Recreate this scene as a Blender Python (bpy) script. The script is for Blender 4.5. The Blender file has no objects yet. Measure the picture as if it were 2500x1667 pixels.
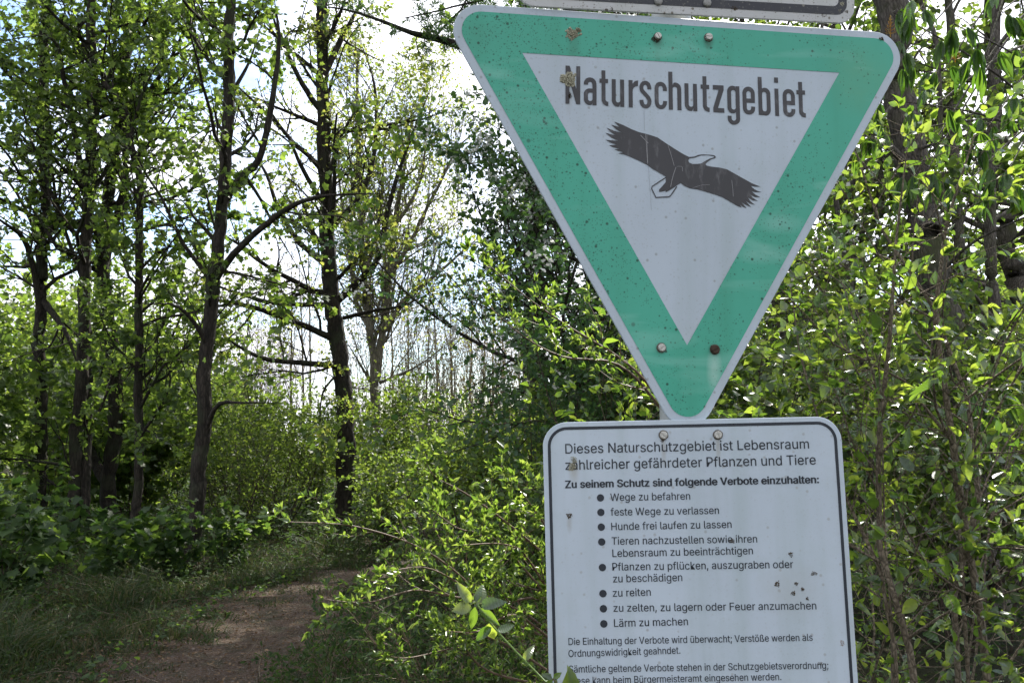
import bpy, math, os
import numpy as np
from mathutils import Matrix, Vector

S = bpy.context.scene
COL = S.collection
RNG = np.random.default_rng(11)

# ------------------------------------------------------------------ camera
F, CX, CY = 2083.0, 1250.0, 833.5            # focal length in photo pixels (2500 wide)
PITCH = math.radians(6.8)
CAM = np.array([0.0, 0.0, 1.6])
RIGHT = np.array([1.0, 0, 0])
FWD = np.array([0, math.cos(PITCH), math.sin(PITCH)])
UP = np.array([0, -math.sin(PITCH), math.cos(PITCH)])
cd = bpy.data.cameras.new("camera")
cd.sensor_width = 36.0
cd.lens = 36.0 * F / 2500.0
cd.clip_start = 0.05
cd.clip_end = 2000
cam = bpy.data.objects.new("camera", cd)
cam.location = CAM
cam.rotation_euler = (math.pi / 2 + PITCH, 0, 0)
COL.objects.link(cam)
S.camera = cam

# ------------------------------------------------------------------ light
SUN_EL, SUN_AZ = math.radians(47), math.radians(24)      # azimuth clockwise from +Y
SKY_STRENGTH = 0.13
w = bpy.data.worlds.new("World")
S.world = w
w.use_nodes = True
nt = w.node_tree
N, L = nt.nodes, nt.links
N.clear()
out = N.new("ShaderNodeOutputWorld")
bg = N.new("ShaderNodeBackground")
bg.inputs["Strength"].default_value = SKY_STRENGTH
sky = N.new("ShaderNodeTexSky")
sky.sky_type = 'NISHITA'
sky.sun_disc = False
sky.sun_elevation = SUN_EL
sky.sun_rotation = SUN_AZ
sky.air_density = 1.0
sky.dust_density = 0.6
tc = N.new("ShaderNodeTexCoord")
sep = N.new("ShaderNodeSeparateXYZ")
L.new(tc.outputs["Generated"], sep.inputs[0])
def wm(op, a, b=None, clamp=False):
    n = N.new("ShaderNodeMath"); n.operation = op; n.use_clamp = clamp
    for i, v in enumerate((a, b)):
        if v is None: continue
        if isinstance(v, (int, float)): n.inputs[i].default_value = v
        else: L.new(v, n.inputs[i])
    return n.outputs[0]
zz = wm('ADD', wm('MAXIMUM', sep.outputs[2], 0.0), 0.22)
cmb = N.new("ShaderNodeCombineXYZ")
L.new(wm('DIVIDE', sep.outputs[0], zz), cmb.inputs[0])
L.new(wm('DIVIDE', sep.outputs[1], zz), cmb.inputs[1])
cn = N.new("ShaderNodeTexNoise")
cn.inputs["Scale"].default_value = 1.15
cn.inputs["Detail"].default_value = 9
cn.inputs["Roughness"].default_value = 0.58
mp = N.new("ShaderNodeMapping")
mp.inputs["Location"].default_value = (37.4, 19.8, 8.14)
L.new(cmb.outputs[0], mp.inputs[0])
L.new(mp.outputs[0], cn.inputs["Vector"])
cr = N.new("ShaderNodeValToRGB")
cr.color_ramp.elements[0].position = 0.40
cr.color_ramp.elements[1].position = 0.515
L.new(cn.outputs["Fac"], cr.inputs[0])
# clouds scatter the sun forward: brighter the nearer they stand to it
sd = (math.sin(SUN_AZ) * math.cos(SUN_EL), math.cos(SUN_AZ) * math.cos(SUN_EL), math.sin(SUN_EL))
dt = N.new("ShaderNodeVectorMath"); dt.operation = 'DOT_PRODUCT'
L.new(tc.outputs["Generated"], dt.inputs[0])
dt.inputs[1].default_value = sd
ph = wm('ADD', wm('MULTIPLY', wm('POWER', wm('MAXIMUM', dt.outputs["Value"], 0.0), 2.0), 3.6), 3.5)
cn2 = N.new('ShaderNodeTexNoise'); cn2.inputs['Scale'].default_value = 3.1; cn2.inputs['Detail'].default_value = 6
L.new(mp.outputs[0], cn2.inputs['Vector'])
ph = wm('MULTIPLY', ph, wm('ADD', wm('MULTIPLY', cn2.outputs['Fac'], 1.3), .45))
cc = N.new("ShaderNodeCombineXYZ")
L.new(ph, cc.inputs[0]); L.new(wm('MULTIPLY', ph, 1.01), cc.inputs[1]); L.new(wm('MULTIPLY', ph, 1.09), cc.inputs[2])
mx = N.new("ShaderNodeMix"); mx.data_type = 'RGBA'
L.new(cr.outputs[0], mx.inputs[0])
L.new(sky.outputs[0], mx.inputs[6])
L.new(cc.outputs[0], mx.inputs[7])
L.new(mx.outputs[2], bg.inputs["Color"])
L.new(bg.outputs[0], out.inputs[0])

sl = bpy.data.lights.new("sun", 'SUN')
sl.energy = 4.4
sl.angle = math.radians(0.53)
sl.color = (1.0, 0.95, 0.86)
so = bpy.data.objects.new("sun", sl)
so.rotation_euler = (math.pi / 2 - SUN_EL, 0, -SUN_AZ + math.pi)
so.location = (8, 20, 25)
COL.objects.link(so)
so.rotation_euler = Vector(sd).to_track_quat('Z', 'Y').to_euler()

S.view_settings.view_transform = 'Standard'
S.view_settings.look = 'None'
S.view_settings.exposure = 1.35
S.view_settings.gamma = 1.0
S.view_settings.use_curve_mapping = False
S.render.engine = 'CYCLES'
cy = S.cycles
cy.max_bounces = 7
cy.diffuse_bounces = 3
cy.glossy_bounces = 2
cy.transmission_bounces = 4
cy.transparent_max_bounces = 4
cy.sample_clamp_indirect = 5.0
cy.use_adaptive_sampling = True
cy.adaptive_threshold = 0.025
cy.use_denoising = True
cy.use_fast_gi = False
S.render.use_persistent_data = False

# ------------------------------------------------------------------ helpers
def at(u, v, Y):
    """point in the world seen at photo pixel (u, v), at distance Y along the ground"""
    d = FWD + RIGHT * ((u - CX) / F) - UP * ((v - CY) / F)
    return CAM + d * (Y / d[1])

def project(P):
    P = np.asarray(P) - CAM
    z = P @ FWD
    zs = np.where(np.abs(z) < 1e-6, 1e-6, z)
    return CX + F * (P @ RIGHT) / zs, CY - F * (P @ UP) / zs, z

def norm(a):
    return a / np.maximum(np.linalg.norm(a, axis=-1, keepdims=True), 1e-9)

def tag(o, label=None, cat=None, group=None, kind=None):
    if label: o["label"] = label
    if cat: o["category"] = cat
    if group: o["group"] = group
    if kind: o["kind"] = kind
    return o

def root(name, loc, label, cat, group=None):
    o = bpy.data.objects.new(name, None)
    o.empty_display_size = 0.1
    o.location = loc
    COL.objects.link(o)
    return tag(o, label, cat, group)

def mesh_arrays(name, parts, attr=None, smooth=False):
    """parts: list of (V (n,3), F (m,k)); attr: list of per-face floats arrays named tint"""
    nv, nf, nl = 0, 0, 0
    Vs, Ls, Lt = [], [], []
    for V, Fa in parts:
        if len(Fa) == 0: continue
        Vs.append(V); Ls.append((Fa + nv).ravel()); Lt.append(np.full(len(Fa), Fa.shape[1]))
        nv += len(V)
    V = np.concatenate(Vs); Lx = np.concatenate(Ls); Lt = np.concatenate(Lt)
    me = bpy.data.meshes.new(name)
    me.vertices.add(len(V)); me.vertices.foreach_set("co", V.astype(np.float32).ravel())
    me.loops.add(len(Lx)); me.loops.foreach_set("vertex_index", Lx.astype(np.int32))
    me.polygons.add(len(Lt))
    me.polygons.foreach_set("loop_start", np.concatenate([[0], np.cumsum(Lt)[:-1]]).astype(np.int32))
    me.polygons.foreach_set("loop_total", Lt.astype(np.int32))
    if smooth:
        me.polygons.foreach_set("use_smooth", np.ones(len(Lt), dtype=bool))
    if attr is not None:
        a = me.attributes.new("tint", 'FLOAT', 'FACE')
        a.data.foreach_set("value", np.concatenate(attr).astype(np.float32))
    me.update()
    return me

def obj(name, me, mat=None, parent=None, **kw):
    o = bpy.data.objects.new(name, me)
    if mat is not None and len(me.materials) == 0: me.materials.append(mat)
    COL.objects.link(o)
    if parent is not None: o.parent = parent
    return tag(o, **kw)

# ------------------------------------------------------------------ materials
def mat_new(name):
    m = bpy.data.materials.new(name); m.use_nodes = True
    nt = m.node_tree; nt.nodes.clear()
    return m, nt.nodes, nt.links

def node(N, L, kind, ins=None, **props):
    n = N.new(kind)
    for k, v in props.items(): setattr(n, k, v)
    for k, v in (ins or {}).items():
        if hasattr(v, "is_linked") or isinstance(v, bpy.types.NodeSocket): L.new(v, n.inputs[k])
        else: n.inputs[k].default_value = v
    return n

def ramp(N, L, fac, stops):
    n = N.new("ShaderNodeValToRGB")
    e = n.color_ramp.elements
    while len(e) < len(stops): e.new(0.5)
    for el, (p, c) in zip(e, stops):
        el.position = p; el.color = (*c, 1) if len(c) == 3 else c
    L.new(fac, n.inputs[0])
    return n.outputs[0]

def mix(N, L, fac, a, b, blend='MIX'):
    n = N.new("ShaderNodeMix"); n.data_type = 'RGBA'; n.blend_type = blend
    for i, v in ((0, fac), (6, a), (7, b)):
        if isinstance(v, bpy.types.NodeSocket): L.new(v, n.inputs[i])
        elif i == 0: n.inputs[0].default_value = v
        else: n.inputs[i].default_value = (*v, 1)
    return n.outputs[2]

def leaf_mat(name, refl, trans, tw=0.5, rough=0.35, spec=0.5, veins=False):
    """refl / trans: lists of 3 colours (dark, mid, light) picked by each leaf's own tint"""
    m, N, L = mat_new(name)
    a = node(N, L, "ShaderNodeAttribute", attribute_name="tint")
    oi = N.new("ShaderNodeObjectInfo")
    t = node(N, L, "ShaderNodeMath", {0: a.outputs["Fac"], 1: oi.outputs["Random"]}, operation='ADD')
    t = node(N, L, "ShaderNodeMath", {0: t.outputs[0]}, operation='FRACT').outputs[0]
    c1 = ramp(N, L, t, [(0, refl[0]), (0.5, refl[1]), (1, refl[2])])
    c2 = ramp(N, L, t, [(0, trans[0]), (0.5, trans[1]), (1, trans[2])])
    pr = node(N, L, "ShaderNodeBsdfPrincipled", {"Base Color": c1, "Roughness": rough, "Specular IOR Level": spec})
    tl = node(N, L, "ShaderNodeBsdfTranslucent", {"Color": c2})
    if veins:
        g = N.new("ShaderNodeTexCoord")
        wv = node(N, L, "ShaderNodeTexWave", {"Vector": g.outputs["Object"], "Scale": 2.6, "Distortion": 2.5}, bands_direction='Y')
        bp = node(N, L, "ShaderNodeBump", {"Height": wv.outputs["Fac"], "Strength": 0.18, "Distance": 0.02})
        L.new(bp.outputs[0], pr.inputs["Normal"])
    mxs = node(N, L, "ShaderNodeMixShader", {0: tw, 1: pr.outputs[0], 2: tl.outputs[0]})
    o = N.new("ShaderNodeOutputMaterial"); L.new(mxs.outputs[0], o.inputs[0])
    return m

def bark_mat(name, dark, light, scale=14, moss=None, stretch=0.25, rough=0.9):
    m, N, L = mat_new(name)
    g = N.new("ShaderNodeTexCoord")
    mp = node(N, L, "ShaderNodeMapping", {"Vector": g.outputs["Object"], "Scale": (1, 1, stretch)})
    n1 = node(N, L, "ShaderNodeTexNoise", {"Vector": mp.outputs[0], "Scale": scale, "Detail": 8, "Roughness": 0.65})
    vo = node(N, L, "ShaderNodeTexVoronoi", {"Vector": mp.outputs[0], "Scale": scale * 1.6}, feature='DISTANCE_TO_EDGE')
    c = ramp(N, L, n1.outputs["Fac"], [(0.32, dark), (0.68, light)])
    cr = ramp(N, L, vo.outputs["Distance"], [(0.0, (0.35, 0.35, 0.35)), (0.16, (1, 1, 1))])
    c = mix(N, L, 0.8, c, cr, 'MULTIPLY')
    if moss:
        n2 = node(N, L, "ShaderNodeTexNoise", {"Vector": g.outputs["Object"], "Scale": 2.3, "Detail": 6})
        f = ramp(N, L, n2.outputs["Fac"], [(0.5, (0, 0, 0)), (0.66, (1, 1, 1))])
        c = mix(N, L, f, c, moss)
    h = node(N, L, "ShaderNodeMath", {0: n1.outputs["Fac"], 1: vo.outputs["Distance"]}, operation='ADD')
    bp = node(N, L, "ShaderNodeBump", {"Height": h.outputs[0], "Strength": 0.9, "Distance": 0.03})
    pr = node(N, L, "ShaderNodeBsdfPrincipled", {"Base Color": c, "Roughness": rough, "Normal": bp.outputs[0], "Specular IOR Level": 0.25})
    o = N.new("ShaderNodeOutputMaterial"); L.new(pr.outputs[0], o.inputs[0])
    return m

def plain(name, col, rough=0.6, metal=0.0, spec=0.5, noise=0.0, nscale=60):
    m, N, L = mat_new(name)
    if noise:
        g = N.new("ShaderNodeTexCoord")
        n1 = node(N, L, "ShaderNodeTexNoise", {"Vector": g.outputs["Object"], "Scale": nscale, "Detail": 6})
        col = ramp(N, L, n1.outputs["Fac"], [(0.3, tuple(x * (1 - noise) for x in col)), (0.7, tuple(min(1, x * (1 + noise)) for x in col))])
        pr = node(N, L, "ShaderNodeBsdfPrincipled", {"Base Color": col, "Roughness": rough, "Metallic": metal, "Specular IOR Level": spec})
    else:
        pr = node(N, L, "ShaderNodeBsdfPrincipled", {"Base Color": (*col, 1), "Roughness": rough, "Metallic": metal, "Specular IOR Level": spec})
    o = N.new("ShaderNodeOutputMaterial"); L.new(pr.outputs[0], o.inputs[0])
    return m

def sign_mat(name, base, dirt, specks, rough=0.38, streak=0.0, big=0.0, wear=None, marks=(), skew=0.0):
    """weathered sheet paint: fine dark specks, larger spots, faint stains, wear and pale streaks"""
    m, N, L = mat_new(name)
    g = N.new("ShaderNodeTexCoord").outputs["Object"]
    n0 = node(N, L, "ShaderNodeTexNoise", {"Vector": g, "Scale": 5.0, "Detail": 5})
    c = mix(N, L, ramp(N, L, n0.outputs["Fac"], [(0.35, (0, 0, 0)), (0.7, (1, 1, 1))]), base, tuple(x * 0.9 for x in base))
    mps = node(N, L, "ShaderNodeMapping", {"Vector": g, "Scale": (26, 1.6, 1)})
    ns_ = node(N, L, "ShaderNodeTexNoise", {"Vector": mps.outputs[0], "Scale": 1.0, "Detail": 5})
    c = mix(N, L, ramp(N, L, ns_.outputs["Fac"], [(0.48, (0, 0, 0)), (0.75, (.55, .55, .55))]), c, (base[0] * .74, base[1] * .78, base[2] * .72))
    n9 = node(N, L, "ShaderNodeTexNoise", {"Vector": g, "Scale": 14, "Detail": 7, "Roughness": .7})
    c = mix(N, L, ramp(N, L, n9.outputs["Fac"], [(0.5, (0, 0, 0)), (0.8, (.3, .3, .3))]), c, (base[0] * .7, base[1] * .74, base[2] * .64))
    dens = node(N, L, "ShaderNodeTexNoise", {"Vector": g, "Scale": 9.0, "Detail": 5, "Roughness": .65})
    dens = node(N, L, "ShaderNodeMapRange", {"Value": dens.outputs["Fac"], "From Min": .35, "From Max": .65, "To Min": .18, "To Max": .72})
    sx_ = N.new("ShaderNodeSeparateXYZ"); L.new(g, sx_.inputs[0])
    sk = node(N, L, "ShaderNodeMath", {0: sx_.outputs[0], 1: -skew}, operation='MULTIPLY')
    dens = node(N, L, "ShaderNodeMath", {0: dens.outputs[0], 1: sk.outputs[0]}, operation='ADD')
    for (mx_, my_, rx_, ry_, col_, st_) in marks:
        v_ = node(N, L, "ShaderNodeVectorMath", {0: g, 1: (mx_, my_, 0)}, operation='SUBTRACT')
        v_ = node(N, L, "ShaderNodeVectorMath", {0: v_.outputs[0], 1: (1 / rx_, 1 / ry_, 0)}, operation='MULTIPLY')
        v_ = node(N, L, "ShaderNodeVectorMath", {0: v_.outputs[0]}, operation='LENGTH')
        f_ = node(N, L, "ShaderNodeMapRange", {"Value": v_.outputs["Value"], "From Min": 1.0, "From Max": 0.25, "To Min": 0.0, "To Max": st_})
        f2 = node(N, L, "ShaderNodeMath", {0: f_.outputs[0], 1: node(N, L, "ShaderNodeMapRange", {"Value": n9.outputs["Fac"], "From Min": .3, "From Max": .6, "To Min": .35, "To Max": 1.0}).outputs[0]}, operation='MULTIPLY')
        c = mix(N, L, f2.outputs[0], c, col_)
    def spots(scale, r0, r1, keep, strength, c):
        v = node(N, L, "ShaderNodeTexVoronoi", {"Vector": g, "Scale": scale, "Randomness": 1.0})
        d = ramp(N, L, v.outputs["Distance"], [(r0, (1, 1, 1)), (r1, (0, 0, 0))])
        sepc = N.new("ShaderNodeSeparateColor"); L.new(v.outputs["Color"], sepc.inputs[0])
        k = node(N, L, "ShaderNodeMath", {0: node(N, L, "ShaderNodeMath", {0: sepc.outputs[0], 1: dens.outputs[0]}, operation='ADD').outputs[0], 1: keep}, operation='GREATER_THAN')
        k2 = node(N, L, "ShaderNodeMath", {0: d, 1: k.outputs[0]}, operation='MULTIPLY')
        k3 = node(N, L, "ShaderNodeMath", {0: k2.outputs[0], 1: strength}, operation='MULTIPLY')
        return mix(N, L, k3.outputs[0], c, dirt)
    if specks:
        c = spots(420, 0.18, 0.34, 1.14, 0.65 * specks, c)
        c = spots(190, 0.13, 0.30, 1.04, 0.75 * specks, c)
        c = spots(75, 0.10, 0.18, 1.12, 0.9 * min(1, specks + .3), c)
    if big:
        c = spots(28, 0.055, 0.10, 1.18, 0.8 * big, c)
    if streak:
        mp = node(N, L, "ShaderNodeMapping", {"Vector": g, "Scale": (3.5, 16, 1), "Rotation": (0, 0, math.radians(25))})
        n3 = node(N, L, "ShaderNodeTexNoise", {"Vector": mp.outputs[0], "Scale": 1.6, "Detail": 4, "Distortion": 0.6})
        f = ramp(N, L, n3.outputs["Fac"], [(0.56, (0, 0, 0)), (0.8, (streak,) * 3)])
        c = mix(N, L, f, c, (0.45, 0.75, 0.68))
    if wear:
        mp = node(N, L, "ShaderNodeMapping", {"Vector": g, "Scale": (1, 0.35, 1)})
        n4 = node(N, L, "ShaderNodeTexNoise", {"Vector": mp.outputs[0], "Scale": 60, "Detail": 8, "Roughness": 0.7})
        f = ramp(N, L, n4.outputs["Fac"], [(0.55, (0, 0, 0)), (0.75, (0.45,) * 3)])
        c = mix(N, L, f, c, wear)
    pr = node(N, L, "ShaderNodeBsdfPrincipled", {"Base Color": c, "Roughness": rough, "Specular IOR Level": 0.35})
    o = N.new("ShaderNodeOutputMaterial"); L.new(pr.outputs[0], o.inputs[0])
    return m

# ------------------------------------------------------------------ ground
def ground_mat():
    m, N, L = mat_new("forest_soil")
    g = N.new("ShaderNodeTexCoord").outputs["Object"]
    n1 = node(N, L, "ShaderNodeTexNoise", {"Vector": g, "Scale": 0.9, "Detail": 9, "Roughness": 0.65})
    n2 = node(N, L, "ShaderNodeTexNoise", {"Vector": g, "Scale": 26, "Detail": 6, "Roughness": 0.7})
    c = ramp(N, L, n1.outputs["Fac"], [(0.3, (0.022, 0.032, 0.012)), (0.5, (0.034, 0.036, 0.018)), (0.7, (0.05, 0.04, 0.024))])
    c2 = ramp(N, L, n2.outputs["Fac"], [(0.3, (0.35, 0.35, 0.35)), (0.7, (1.25, 1.15, 1.0))])
    c = mix(N, L, 0.85, c, c2, 'MULTIPLY')
    bp = node(N, L, "ShaderNodeBump", {"Height": n2.outputs["Fac"], "Strength": 0.9, "Distance": 0.06})
    pr = node(N, L, "ShaderNodeBsdfPrincipled", {"Base Color": c, "Roughness": 0.95, "Normal": bp.outputs[0], "Specular IOR Level": 0.2})
    o = N.new("ShaderNodeOutputMaterial"); L.new(pr.outputs[0], o.inputs[0])
    return m

def path_mat():
    m, N, L = mat_new("trodden_earth")
    g = N.new("ShaderNodeTexCoord").outputs["Object"]
    n1 = node(N, L, "ShaderNodeTexNoise", {"Vector": g, "Scale": 1.6, "Detail": 8, "Roughness": 0.65})
    v = node(N, L, "ShaderNodeTexVoronoi", {"Vector": g, "Scale": 34})
    n2 = node(N, L, "ShaderNodeTexNoise", {"Vector": g, "Scale": 60, "Detail": 6, "Roughness": 0.7})
    c = ramp(N, L, n1.outputs["Fac"], [(0.3, (0.062, 0.041, 0.028)), (0.55, (0.108, 0.074, 0.053)), (0.75, (0.155, 0.113, 0.086))])
    c2 = ramp(N, L, n2.outputs["Fac"], [(0.3, (0.5, 0.5, 0.5)), (0.7, (1.2, 1.2, 1.2))])
    c = mix(N, L, 0.8, c, c2, 'MULTIPLY')
    n5 = node(N, L, "ShaderNodeTexNoise", {"Vector": g, "Scale": 3.3, "Detail": 10, "Roughness": 0.72})
    c = mix(N, L, ramp(N, L, n5.outputs["Fac"], [(0.48, (0, 0, 0)), (0.6, (.8, .8, .8))]), c, (0.042, 0.045, 0.022))
    vs_ = node(N, L, "ShaderNodeTexVoronoi", {"Vector": g, "Scale": 70})
    c = mix(N, L, ramp(N, L, vs_.outputs["Distance"], [(0.2, (.55, .55, .55)), (0.45, (0, 0, 0))]), c, (0.17, 0.15, 0.135))
    h = node(N, L, "ShaderNodeMath", {0: v.outputs["Distance"], 1: n2.outputs["Fac"]}, operation='ADD')
    bp = node(N, L, "ShaderNodeBump", {"Height": h.outputs[0], "Strength": 1.0, "Distance": 0.035})
    pr = node(N, L, "ShaderNodeBsdfPrincipled", {"Base Color": c, "Roughness": 0.95, "Normal": bp.outputs[0], "Specular IOR Level": 0.2})
    o = N.new("ShaderNodeOutputMaterial"); L.new(pr.outputs[0], o.inputs[0])
    return m

def grid_sheet(xs, ys, z):
    X, Y = np.meshgrid(xs, ys)
    V = np.stack([X, Y, z(X, Y)], -1).reshape(-1, 3)
    nx, ny = len(xs), len(ys)
    i = (np.arange(ny - 1)[:, None] * nx + np.arange(nx - 1)[None]).ravel()
    return V, np.stack([i, i + 1, i + nx + 1, i + nx], -1)

def coords(c, near, far, n):
    t = np.linspace(-1, 1, n)
    return c + np.sign(t) * (np.abs(t) * near + (np.abs(t) ** 4) * (far - near))

MG = ground_mat()
V, Fa = grid_sheet(coords(0, 20, 600, 81), coords(12, 20, 600, 81), lambda x, y: np.zeros_like(x))
obj("ground", mesh_arrays("ground", [(V, Fa)]), MG, kind="structure")

# centre line of the path (metres): comes from the lower left, goes up and bends to the right
PATH = np.array([(-.2, -2.5), (-0.9, 1.0), (-1.55, 3.5), (-1.9, 5.3), (-2.1, 6.7), (-2.2, 8.2), (-2.25, 9.3), (-2.15, 10.3), (-1.75, 11.1), (-1.0, 11.6), (0.8, 12.0), (4.5, 12.6)])
PW = np.array([1.25, 1.1, 1.02, .96, .92, .80, .62, .5, .42, .42, .5, .6])
def resample(P, n):
    d = np.concatenate([[0], np.cumsum(np.linalg.norm(np.diff(P, axis=0), axis=1))])
    # Catmull-Rom through the points
    t = np.linspace(0, d[-1], n)
    i = np.clip(np.searchsorted(d, t, side='right') - 1, 0, len(P) - 2)
    u = ((t - d[i]) / (d[i + 1] - d[i]))[:, None]
    p0 = P[np.maximum(i - 1, 0)]; p1 = P[i]; p2 = P[i + 1]; p3 = P[np.minimum(i + 2, len(P) - 1)]
    return 0.5 * (2 * p1 + (p2 - p0) * u + (2 * p0 - 5 * p1 + 4 * p2 - p3) * u ** 2 + (3 * p1 - p0 - 3 * p2 + p3) * u ** 3)
PC = resample(np.column_stack([PATH, PW]), 140)
def path_dist(x, y):
    """distance from the path's edge, negative on it"""
    P = np.stack([x, y], -1)
    best = np.full(len(P), 1e9)
    for k in range(0, len(PC)):
        best = np.minimum(best, np.linalg.norm(P - PC[k, :2], axis=1) - PC[k, 2])
    return best
tg = np.gradient(PC[:, :2], axis=0); tg /= np.linalg.norm(tg, axis=1, keepdims=True)
nm = np.stack([-tg[:, 1], tg[:, 0]], -1)
rows = []
wob = np.convolve(RNG.normal(0, 1, 180), np.ones(7) / 7, 'same')
for k, s in enumerate(np.linspace(-1, 1, 15)):
    e = PC[:, 2] * s
    if abs(s) == 1: e = e + 0.6 * wob[20 + k: 160 + k] * s
    rows.append(PC[:, :2] + nm * e[:, None])
R_ = np.stack(rows, 1)
Vp = np.concatenate([R_.reshape(-1, 2), np.full((140 * 15, 1), 0.006)], 1)
i = (np.arange(139)[:, None] * 15 + np.arange(14)[None]).ravel()
obj("path", mesh_arrays("path", [(Vp, np.stack([i, i + 15, i + 16, i + 1], -1)[:, ::-1])]), path_mat(), kind="structure")

# ------------------------------------------------------------------ plant machinery (numpy)
class Rn:
    def __init__(s, seed): s.r = np.random.default_rng(seed)
    def u(s, a, b, n): return s.r.uniform(a, b, n)
    def dirs(s, n): return norm(s.r.normal(0, 1, (n, 3)))

def grow(r, st, d, ln, rad, seg, wander, up, taper=0.25, droop=0.0):
    n = len(st)
    pts = np.empty((n, seg + 1, 3)); pts[:, 0] = st
    d = norm(d.copy())
    for k in range(seg):
        d = norm(d + r.r.normal(0, wander, (n, 3)) + np.array([0, 0, up - droop * k / seg]))
        pts[:, k + 1] = pts[:, k] + d * (ln / seg)[:, None]
    t = np.linspace(0, 1, seg + 1)[None]
    return pts, rad[:, None] * (1 - (1 - taper) * t)

def spawn(r, pts, rads, k, t0, t1, ang, angj, ratio, rr, ref=None, flat=0.0):
    """k children on each of the branches pts (n,s,3)"""
    n, s, _ = pts.shape
    t = (np.linspace(t0, t1, k)[None] + r.u(-.5, .5, (n, k)) * (t1 - t0) / k).clip(0.02, 0.999)
    x = t * (s - 1); i = np.floor(x).astype(int); i = np.minimum(i, s - 2); f = (x - i)[..., None]
    I = np.arange(n)[:, None]
    a, b = pts[I, i], pts[I, i + 1]
    p = a + (b - a) * f
    d = norm(b - a)
    q = r.dirs(n * k).reshape(n, k, 3)
    q[..., 2] *= (1 - flat)
    side = norm(np.cross(d, np.cross(q, d)))
    an = np.radians(ang + r.r.normal(0, angj, (n, k)))[..., None]
    nd = d * np.cos(an) + side * np.sin(an)
    blen = np.linalg.norm(np.diff(pts, axis=1), axis=2).sum(1)[:, None]
    ln = blen * ratio * (1.1 - 0.55 * t) * r.u(.7, 1.3, (n, k))
    rd = (rads[I, i] * (1 - f[..., 0]) + rads[I, i + 1] * f[..., 0]) * rr
    return p.reshape(-1, 3), nd.reshape(-1, 3), ln.ravel(), rd.ravel()

def tube(pts, rads, sides):
    n, s, _ = pts.shape
    if n == 0: return np.zeros((0, 3)), np.zeros((0, 4), int)
    tg = norm(np.gradient(pts, axis=1))
    ref = np.where(np.abs(tg[:, :1, 2:3]) > 0.9, np.array([[[1., 0, 0]]]), np.array([[[0, 0, 1.]]]))
    u = norm(np.cross(tg, np.broadcast_to(ref, tg.shape)))
    v = np.cross(tg, u)
    a = np.linspace(0, 2 * math.pi, sides, endpoint=False)
    ring = pts[:, :, None] + rads[:, :, None, None] * (u[:, :, None] * np.cos(a)[:, None] + v[:, :, None] * np.sin(a)[:, None])
    V = ring.reshape(-1, 3)
    b = (np.arange(n)[:, None, None] * s + np.arange(s - 1)[None, :, None]) * sides
    j = np.arange(sides)[None, None]; j2 = (j + 1) % sides
    Fa = np.stack([b + j, b + j2, b + sides + j2, b + sides + j], -1).reshape(-1, 4)
    return V, Fa

def limb(P, R, seed=0, step=0.12, jit=0.12, sides=9):
    """smooth tapered limb through the points P with radii R; bark gets a little lumpiness"""
    P = np.asarray(P, float); R = np.asarray(R, float)
    ln = np.linalg.norm(np.diff(P, axis=0), axis=1).sum()
    n = max(5, int(ln / step))
    Q = resample(np.column_stack([P, R]), n)
    r = np.random.default_rng(seed)
    w = np.stack([np.convolve(r.normal(0, 1, n + 8), np.ones(5) / 5, 'same')[4:-4] for _ in range(3)], 1)
    Q[:, :3] += w * Q[:, 3:4] * 0.35
    V, Fa = tube(Q[None, :, :3], np.abs(Q[None, :, 3]), sides)
    V = V + norm(V - np.repeat(Q[:, :3], sides, 0)) * (r.normal(0, jit, len(V)) * np.repeat(Q[:, 3], sides))[:, None] * .5
    # cap the tip
    return Q, V, Fa

# leaf shapes: (vertices, quads/tris given as k-gons of equal length)
def shape_simple(w=0.32, fold=0.1):
    return np.array([(0, 0, 0), (w, .45, fold), (0, 1, -.05), (-w, .45, fold)]), np.array([(0, 1, 2), (0, 2, 3)])
def shape_hex(w=0.3, fold=0.08, droop=0.12, tip=1.0):
    return (np.array([(0, 0, 0), (w * .95, .28, fold), (w * .8, .66, fold - droop * .4), (0, tip, -droop), (-w * .8, .66, fold - droop * .4), (-w * .95, .28, fold)]),
            np.array([(0, 1, 2, 3), (0, 3, 4, 5)]))
def shape_maple(w=0.5):
    o = [(0, 0), (.30, -.05), (.52, .12), (.40, .30), (.62, .52), (.34, .58), (.22, .72), (0, 1.0)]
    V = [(x, y, .10 * x - .18 * y * y) for x, y in o] + [(-x, y, .10 * x - .18 * y * y) for x, y in o[1:-1]] + [(0, .5, -.02)]
    c = len(V) - 1; per = list(range(8)) + list(range(13, 7, -1))
    return np.array(V), np.array([(c, per[k], per[(k + 1) % 14]) for k in range(14)])
def shape_oval(w=0.3, fold=0.10, curl=0.25, n=5, serr=0.0, pinch=1.0):
    """curved leaf blade with a midrib fold; n rows"""
    V = []; ys = np.linspace(0, 1, n + 2)
    for k, y in enumerate(ys):
        hw = w * math.sin(math.pi * y ** (0.8 * pinch)) ** 0.85 if 0 < k < n + 1 else 0
        z = -curl * y * y
        if hw == 0: V.append((0, y, z)); continue
        s = 1 + serr * (1 if k % 2 else -1)
        V += [(-hw * s, y - .03, z + fold * hw / w), (-hw * .5, y - .01, z + fold * .35 * hw / w), (0, y, z), (hw * .5, y - .01, z + fold * .35 * hw / w), (hw * s, y - .03, z + fold * hw / w)]
    V = np.array(V); Fq = []
    T = []
    for c in range(4): T.append((0, 1 + c + 1, 1 + c))
    for k in range(n - 1):
        a = 1 + 5 * k
        for c in range(4):
            T += [(a + c, a + c + 1, a + 6 + c), (a + c, a + 6 + c, a + 5 + c)]
    a = 1 + 5 * (n - 1); e = len(V) - 1
    for c in range(4): T.append((a + c, a + c + 1, e))
    return V, np.array(T)

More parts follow.
